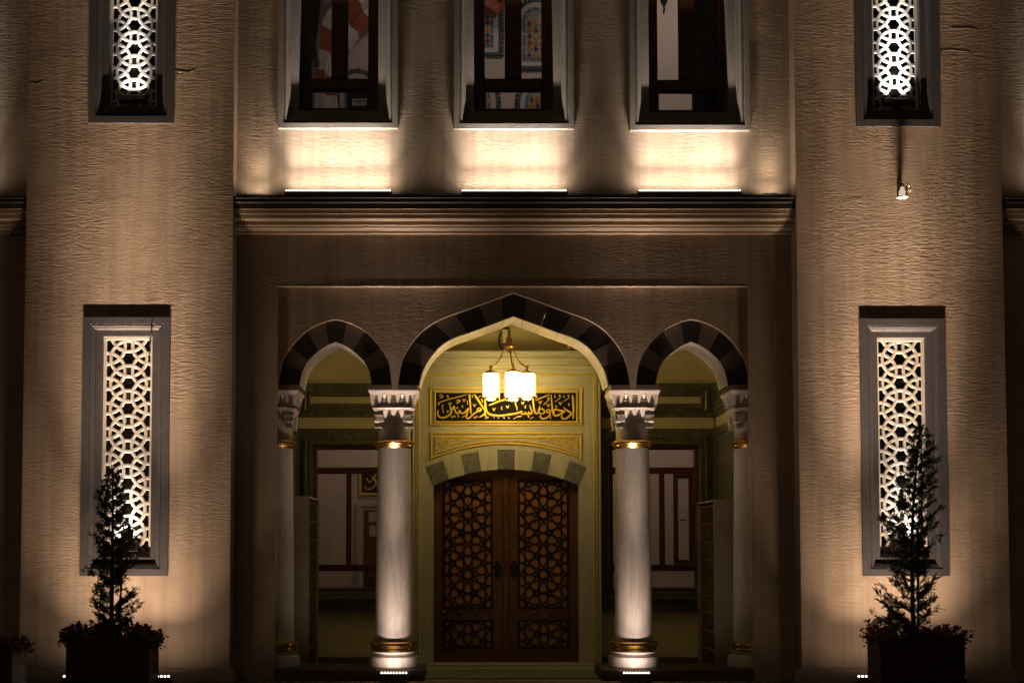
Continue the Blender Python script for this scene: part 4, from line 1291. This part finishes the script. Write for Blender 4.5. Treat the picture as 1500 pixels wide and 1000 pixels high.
# ================================================================== lamps that light the front, some of them assumed
WARM = (1.0, .71, .47)
def led_bar(name, label, x0, x1, Y, z, n, group, h=.07, depth=.07):
    t = thing(name, label, 'light bar', ((x0+x1)/2, Y, z-h), group)
    MB().bbox(x0, x1, Y-depth*.4, Y+depth*.6, z-h, z-.006, .005).build('housing', M['housing'], t)
    m = MB()
    for i in range(n):
        x = x0 + (x1-x0)*(i+.5)/n
        w_ = (x1-x0)/n*.29
        m.lathe([(w_, z-.006), (w_, z+.002), (w_*.8, z+.012), (w_*.3, z+.018)], x, Y-depth*.18, 8)
    m.build('diodes', M['led'], t, kind='stuff')
    for xe in (x0-.012, x1+.001):
        MB().box(xe, xe+.011, Y-depth*.42, Y+depth*.62, z-h, z+.004).build('end_cap', M['housing'], t)
    return t
LB = [((-190,-30), 'assumed lit light bar on the wing cornice beyond the tower of the lower juniper'), ((1530,1690), 'assumed lit light bar on the wing cornice beyond the tower of the taller juniper'), ((418,573), 'lit light bar on the cornice under the window with the striped arch'), ((676,830), 'lit light bar on the cornice under the window with stained glass'), ((935,1085), 'lit light bar on the cornice under the window with the plain pale pane')]  # first two bars lie out of view, assumed from light on the wing walls
for (a, b), lab in LB:
    # the bar stands close to the wall
    Y = -.225
    z = PZ(280, Y); x0, x1 = PX(a, 280, Y), PX(b, 280, Y)
    t = led_bar('led_bar', lab, x0, x1, Y, z, 42, 'light bars along the cornice', z - PZ(287, -.26) - .002)
    area('bar_beam', ((x0+x1)/2, Y-.01, z+.03), x1-x0-.06, .03, 4.2, (1,.85,.71), 90, 34, t)
    area('bar_beam', ((x0+x1)/2, Y-.01, z+.029), x1-x0-.06, .03, 10, (1,.80,.60), 165, 10, t)
    area('bar_beam', ((x0+x1)/2, Y-.01, z+.031), x1-x0-.06, .03, 19, (1,.85,.71), 46, 10, t)
for px, lab in ((376, 'assumed low corner lamp on the cornice beside the tower of the lower juniper'), (1130, 'assumed low corner lamp on the cornice beside the tower of the taller juniper')):  # unseen lamps, assumed from the brighter wall ends and added to light them
    Y = -.17
    x = PX(px, 285, Y); z = PZ(287, -.275) + .018
    t = thing('assumed_corner_lamp', lab, 'lamp', (x, Y, z-.018), 'assumed low lamps at the cornice corners')
    MB().bbox(x-.14, x+.14, Y-.035, Y+.035, z-.0175, z-.004, .004).build('housing', M['housing'], t)
    MB().box(x-.13, x+.13, Y-.025, Y+.025, z-.0038, z).build('lens', M['led'], t)
    area('assumed_corner_beam', (x, Y, z+.004), .26, .04, 1.5, (1,.78,.56), 130, 5, t)
    area('assumed_corner_beam', (x, Y, z+.005), .26, .04, 1.8, (1,.78,.56), 50, 4, t)
for (a, b), lab in (((92, 250), 'lit light bar on the ground behind the planter with the lower juniper'), ((1255, 1413), 'lit light bar on the ground behind the planter with the taller juniper')):
    Y = -1.05
    z = PZ(990, Y); x0, x1 = PX(a, 990, Y), PX(b, 990, Y)
    t = led_bar('wall_washer', lab, x0, x1, Y, z, 30, 'light bars at the feet of the towers', z-.001, .09)
    cx = (x0+x1)/2
    area('washer_beam', (cx, Y, z+.03), x1-x0, .05, 9, WARM, 155, 18, t)
    area('washer_beam', (cx, Y, z+.031), x1-x0, .05, 29, WARM, 74, 14, t)
    area('washer_beam', (cx, Y, z+.032), x1-x0, .05, 47, WARM, 22, 5, t)
for (a, b), (cx, cy), lab in (((557, 597), colL, 'short lit light bar at the foot of the column nearer the lower juniper'), ((912, 952), colR, 'short lit light bar at the foot of the column nearer the taller juniper')):
    Y = -.22
    z = PZ(985, Y); x0, x1 = PX(a, 985, Y), PX(b, 985, Y)
    t = led_bar('column_uplight', lab, x0, x1, Y, z, 9, 'light bars at the feet of the columns', z-.001, .07)
    cxx = (x0+x1)/2
    area('uplight_beam', (cxx, Y, z+.025), x1-x0, .04, 9.5, (1,.73,.56), 80, 0, t)
    area('uplight_beam', (cxx, Y, z+.026), x1-x0, .04, 5, (1,.74,.58), 130, 32, t)
    area('uplight_beam', (cxx, Y, z+.027), x1-x0, .04, 8, (1,.74,.56), 26, 1, t)

# small glass lamp on the tower
c = P(1323, 278, YT)
WLp = thing('wall_lamp', 'small clear glass lamp fixed to the stucco of a tower', 'lamp', (c.x, YT, PZ(290, YT)))
yl = YT-.11
z0, z1 = PZ(289.5, yl), PZ(270, yl)
xx = PX(1321.5, 280, yl)
MB().bbox(xx-.035, xx+.035, YT-.03, YT-.001, z0+.06, z1+.02, .006).build('back_plate', M['housing'], WLp)
MB().lathe([(.075,z0-.004),(.08,z0+.0),(.075,z0+.012)], xx, yl, 20).build('rim', M['white'], WLp, smooth=True)
MB().lathe([(.03,z0+.013),(.046,z0+.03),(.046,z0+.09),(.028,z0+.12),(.026,z1-.05),(.014,z1-.035)], xx, yl, 20).build('bulb', M['bulb'], WLp, smooth=True)
m = MB().lathe([(.074,z0+.012),(.074,z1-.03)], xx, yl, 24); m.f = [q for q in m.f if len(q) == 4]; m.mi = m.mi[:len(m.f)]
m.build('glass_shade', M['glass'], WLp, smooth=True)
MB().tube(cr([(xx-.03,yl,z1-.03),(xx-.02,yl,z1-.005),(xx+.02,yl,z1+.002),(xx+.05,YT-.04,z1-.02)], 5), .009, 6).build('arm', M['iron'], WLp)
MB().tube([(xx+.075+.035*math.cos(q*math.pi/8), yl-.03+.02*math.sin(q*math.pi/4), z1-.065+.055*math.sin(q*math.pi/8)) for q in range(17)], .010, 6).build('glass_loop', M['white'], WLp)
MB().tube([(xx,yl,z1-.03),(xx,YT-.02,z1-.005)], .012, 6).build('stem', M['housing'], WLp)

# ================================================================== planters, flowers, junipers
def planter(pxl, pxr, py_top, Y, dep, label):
    z1 = PZ(py_top, Y); x0, x1 = PX(pxl, py_top+30, Y), PX(pxr, py_top+30, Y)
    t = thing('wooden_planter', label, 'planter', ((x0+x1)/2, Y+dep/2, 0), 'dark wooden planters before the towers')
    n = 5; h = (z1-.07)/n
    for k in range(n):
        za, zb = .04+k*h, .04+(k+1)*h-.006
        MB().bbox(x0+.04, x1-.04, Y, Y+.03, za, zb, .006).build('board', M['planter'], t)
        MB().box(x0+.04, x1-.04, Y+dep-.03, Y+dep, za, zb).build('board', M['planter'], t)
        for s, xe in ((1, x0), (-1, x1)):
            MB().box(min(xe, xe+s*.03), max(xe, xe+s*.03), Y+.045, Y+dep-.045, za, zb).build('board', M['planter'], t)
    for xe in (x0-.004, x1-.041):
        for ye in (Y-.006, Y+dep-.04): MB().box(xe, xe+.045, ye, ye+.045, .0, z1-.03).build('corner_post', M['planter'], t)
    m = MB()
    for a, b, c_, d_ in ((x0-.035, x1+.035, Y-.035, Y+.03), (x0-.035, x1+.035, Y+dep-.03, Y+dep+.035), (x0-.035, x0+.03, Y+.031, Y+dep-.031), (x1-.03, x1+.035, Y+.031, Y+dep-.031)):
        m.box(a, b, c_, d_, z1-.03, z1)
    m.build('rim', M['planter'], t)
    MB().box(x0+.031, x1-.031, Y+.031, Y+dep-.031, z1-.12, z1-.05).build('soil', M['soil'], t)
    return x0, x1, z1
YPl, DPl = -1.95, .50
pl = planter(97, 218, 933, YPl, DPl, 'dark wooden planter holding the lower juniper')
pr = planter(1290, 1413, 934, YPl, DPl, 'dark wooden planter holding the taller juniper')
pf = planter(-110, 17.5, 941, -2.3, DPl, 'dark wooden planter without a tree beside the tower foot')

def petunias(x0, x1, z1, Y, dep, seed, hfun, label):
    rnd = random.Random(seed)
    m = MB()
    for i in range(260):
        x = rnd.uniform(x0-.07, x1+.07); y = rnd.uniform(Y-.05, Y+dep+.05)
        u = (x-x0)/(x1-x0)
        top = hfun(u)
        z = z1 - .06 + rnd.random()**.6 * (top+.06)
        if x < x0 or x > x1 or y < Y: z -= rnd.uniform(.02, .07)
        blossom = rnd.random() < .55
        d = Vector((rnd.gauss(0,1), rnd.gauss(-.3,1), rnd.gauss(.7,.7))).normalized()
        a = d.orthogonal().normalized(); b = d.cross(a)
        c0 = Vector((x, y, z))
        if blossom:
            m.m = 0
            r = rnd.uniform(.028, .044)
            v = [c0 - d*.03]
            nP = 10
            for k in range(nP):
                t = 2*math.pi*k/nP
                rr = r*(1 if k % 2 == 0 else .86)
                v.append(c0 + (a*math.cos(t)+b*math.sin(t))*rr + d*(rnd.uniform(-.006,.008)))
            m.add(v, [(0, 1+k, 1+(k+1) % nP) for k in range(nP)])
        m.m = 1
        for q in range(7):
            dd = Vector((rnd.gauss(0,1), rnd.gauss(0,1), rnd.gauss(.2,.8))).normalized()
            aa = dd.orthogonal().normalized()
            l, w_ = rnd.uniform(.035,.07), rnd.uniform(.012,.022)
            o = c0 + Vector((rnd.gauss(0,.03), rnd.gauss(0,.03), rnd.uniform(-.09,-.01)))
            m.add([o, o+dd*l*.5+aa*w_, o+dd*l, o+dd*l*.5-aa*w_], [(0,1,2,3)])
        m.add([c0-d*.02, c0-d*.02+Vector((.005,0,0)), Vector((x+.004,y,z1-.06)), Vector((x,y,z1-.06))], [(0,1,2,3)])
    o = m.build('petunias', [M['petal'], M['petleaf']], None, kind='stuff', recalc=False)
    return tag(o, label, 'flowers')
petunias(*pl, YPl, DPl, 3, lambda u: .14+.06*math.exp(-((u-.08)/.12)**2)+.12*math.exp(-((u-.55)/.2)**2), 'magenta petunias around the stem of the lower juniper')
petunias(*pr, YPl, DPl, 5, lambda u: .15+.13*math.exp(-((u-.2)/.2)**2), 'magenta petunias around the stem of the taller juniper')
petunias(*pf, -2.3, DPl, 8, lambda u: .05 if u > .6 else .1, 'low petunias in the planter without a tree')

def juniper(pts_w, trunk, stake, Yc, zsoil, seed, label):
    """pts_w: (py, left px, right px) silhouette, trunk [(px,py)], all on plane Yc"""
    rnd = random.Random(seed)
    base = P(trunk[0][0], trunk[0][1], Yc); base.z = zsoil
    t = thing('juniper_tree', label, 'tree', base)
    tr = [P(x, y, Yc) for x, y in trunk]
    tr[0].z = zsoil-.04
    q = cr([tuple(p) for p in tr], 6)
    MB().tube(q, [.030*(1-.85*i/(len(q)-1))+.004 for i in range(len(q))], 8).build('trunk', M['bark'], t, smooth=True)
    ys = [p[0] for p in pts_w]
    def prof(py):
        for (y0, l0, r0), (y1, l1, r1) in zip(pts_w, pts_w[1:]):
            if y0 <= py <= y1:
                u = (py-y0)/(y1-y0); return l0+(l1-l0)*u, r0+(r1-r0)*u
        return pts_w[-1][1:]
    def tx(py):
        for (x0, y0), (x1, y1) in zip(trunk, trunk[1:]):
            if y1 <= py <= y0: return x0+(x1-x0)*(y0-py)/(y0-y1)
        return trunk[-1][0]
    br = MB(); lf = MB()
    def spray(o, d, l):
        """flat scaly spray: a stem with alternating slivers"""
        d = d.normalized()
        nrm = Vector((rnd.gauss(0,1), rnd.gauss(0,1), rnd.gauss(0,1)))
        sd_ = d.cross(nrm).normalized()
        n = 7
        for i in range(n):
            u = i/n
            p0 = o + d*l*u
            for s in (-1, 1):
                if rnd.random() < .12: continue
                dd = (d*.85 + sd_*s*(.75-.4*u) + Vector((rnd.gauss(0,.15), rnd.gauss(0,.15), rnd.gauss(0,.15)))).normalized()
                ll = l*.42*(1-.6*u)*rnd.uniform(.7,1.3)
                ww = d.cross(dd).cross(dd).normalized()*rnd.uniform(.003,.0058)
                lf.add([p0, p0+dd*ll*.45+ww, p0+dd*ll, p0+dd*ll*.45-ww], [(0,1,2,3)])
        ww = sd_*.004
        lf.add([o, o+d*l*.5+ww, o+d*l*1.1, o+d*l*.5-ww], [(0,1,2,3)])
    y_top, y_bot = ys[0], ys[-1]
    N_ = 118
    for i in range(N_):
        u = (i+rnd.random())/N_
        py = y_top + 4 + (y_bot-y_top-6)*u
        xm = tx(py)
        side = -1 if i % 2 else 1
        ang = rnd.uniform(0, math.pi)
        l_, r_ = prof(py)
        reach = (abs(l_-xm) if side < 0 else abs(r_-xm))*rnd.uniform(.55, 1.06)
        if rnd.random() < .18: reach *= .6
        k = (Yc-CAM.y)/F
        rx = reach*k
        dy = rx*rnd.uniform(-.9,.9)
        # starts lower on the trunk and rises outwards
        rise = rx*rnd.uniform(.35, 1.0)
        tip = P(xm, py, Yc) + Vector((side*rx, dy, 0))
        st = P(tx(min(trunk[0][1], py+rise/k)), min(trunk[0][1], py+rise/k), Yc)
        mid = st.lerp(tip, .5) + Vector((0, 0, -.12*rise + rnd.uniform(-.02,.02)))
        c_ = [Vector(a_) for a_ in cr([tuple(st), tuple(mid), tuple(tip)], 6)]
        br.tube(c_, [.007*(1-j/len(c_))+.0015 for j in range(len(c_))], 4)
        L_ = (tip-st).length
        nsp = int(8 + L_*54)
        for s in range(nsp):
            w_ = rnd.uniform(.18, 1.0)
            j = min(len(c_)-2, int(w_*(len(c_)-1)))
            o = c_[j].lerp(c_[j+1], w_*(len(c_)-1)-j)
            d = (c_[j+1]-c_[j]).normalized()
            dv = d*rnd.uniform(.2,.9) + Vector((rnd.gauss(0,.55), rnd.gauss(0,.55), rnd.gauss(.25,.45)))
            spray(o + Vector((rnd.gauss(0,.012), rnd.gauss(0,.012), rnd.gauss(0,.012))), dv, rnd.uniform(.05,.115)*(1.0 if u > .12 else .8))
    for i in range(16): spray(P(tx(y_top+3), y_top+3+rnd.uniform(0,16), Yc), Vector((rnd.gauss(0,.35), rnd.gauss(0,.35), 1)), rnd.uniform(.06,.11))
    br.build('branches', M['bark'], t)
    lf.build('crown', M['leaf'], t, recalc=False, kind='stuff')
    s0, s1 = P(*stake[0], Yc-.05), P(*stake[1], Yc-.05); s0.z = zsoil-.04
    return t, s0, s1
Yt = YPl + DPl/2
tL, s0, s1 = juniper([(686,160,169),(700,151,178),(720,142,190),(745,140,189),(760,150,185),(775,134,192),(800,143,199),(820,139,196),(835,136,190),(850,146,180),(868,134,214),(884,137,200),(897,146,192),(912,128,198)],
        [(163.5,925),(163.7,880),(164.5,800),(165.5,740),(164.5,690)], [(175,925),(179.5,786)], Yt, pl[2]-.05, 11, 'juniper whose tip stays below the middle of its lattice window')
tag(MB().tube([s0, s1], .014, 8).build('support_stake', M['bark']), 'thin straight stake beside the trunk of the lower juniper', 'stake')
tR, s0, s1 = juniper([(620,1345,1352),(640,1338,1360),(668,1332,1372),(684,1328,1379),(702,1318,1372),(720,1309,1362),(735,1312,1376),(752,1306,1364),(768,1292,1372),(784,1296,1368),(800,1304,1362),(820,1303,1360),(840,1296,1372),(855,1279,1374),(880,1284,1366),(905,1287,1370)],
        [(1338,925),(1336.5,860),(1336,780),(1341,700),(1348,624)], [(1345,925),(1344.5,772)], Yt, pr[2]-.05, 23, 'taller juniper whose tip rises past the middle of its lattice window')
tag(MB().tube([s0, s1], .016, 8).build('support_stake', M['bark']), 'thin straight stake beside the trunk of the taller juniper', 'stake')
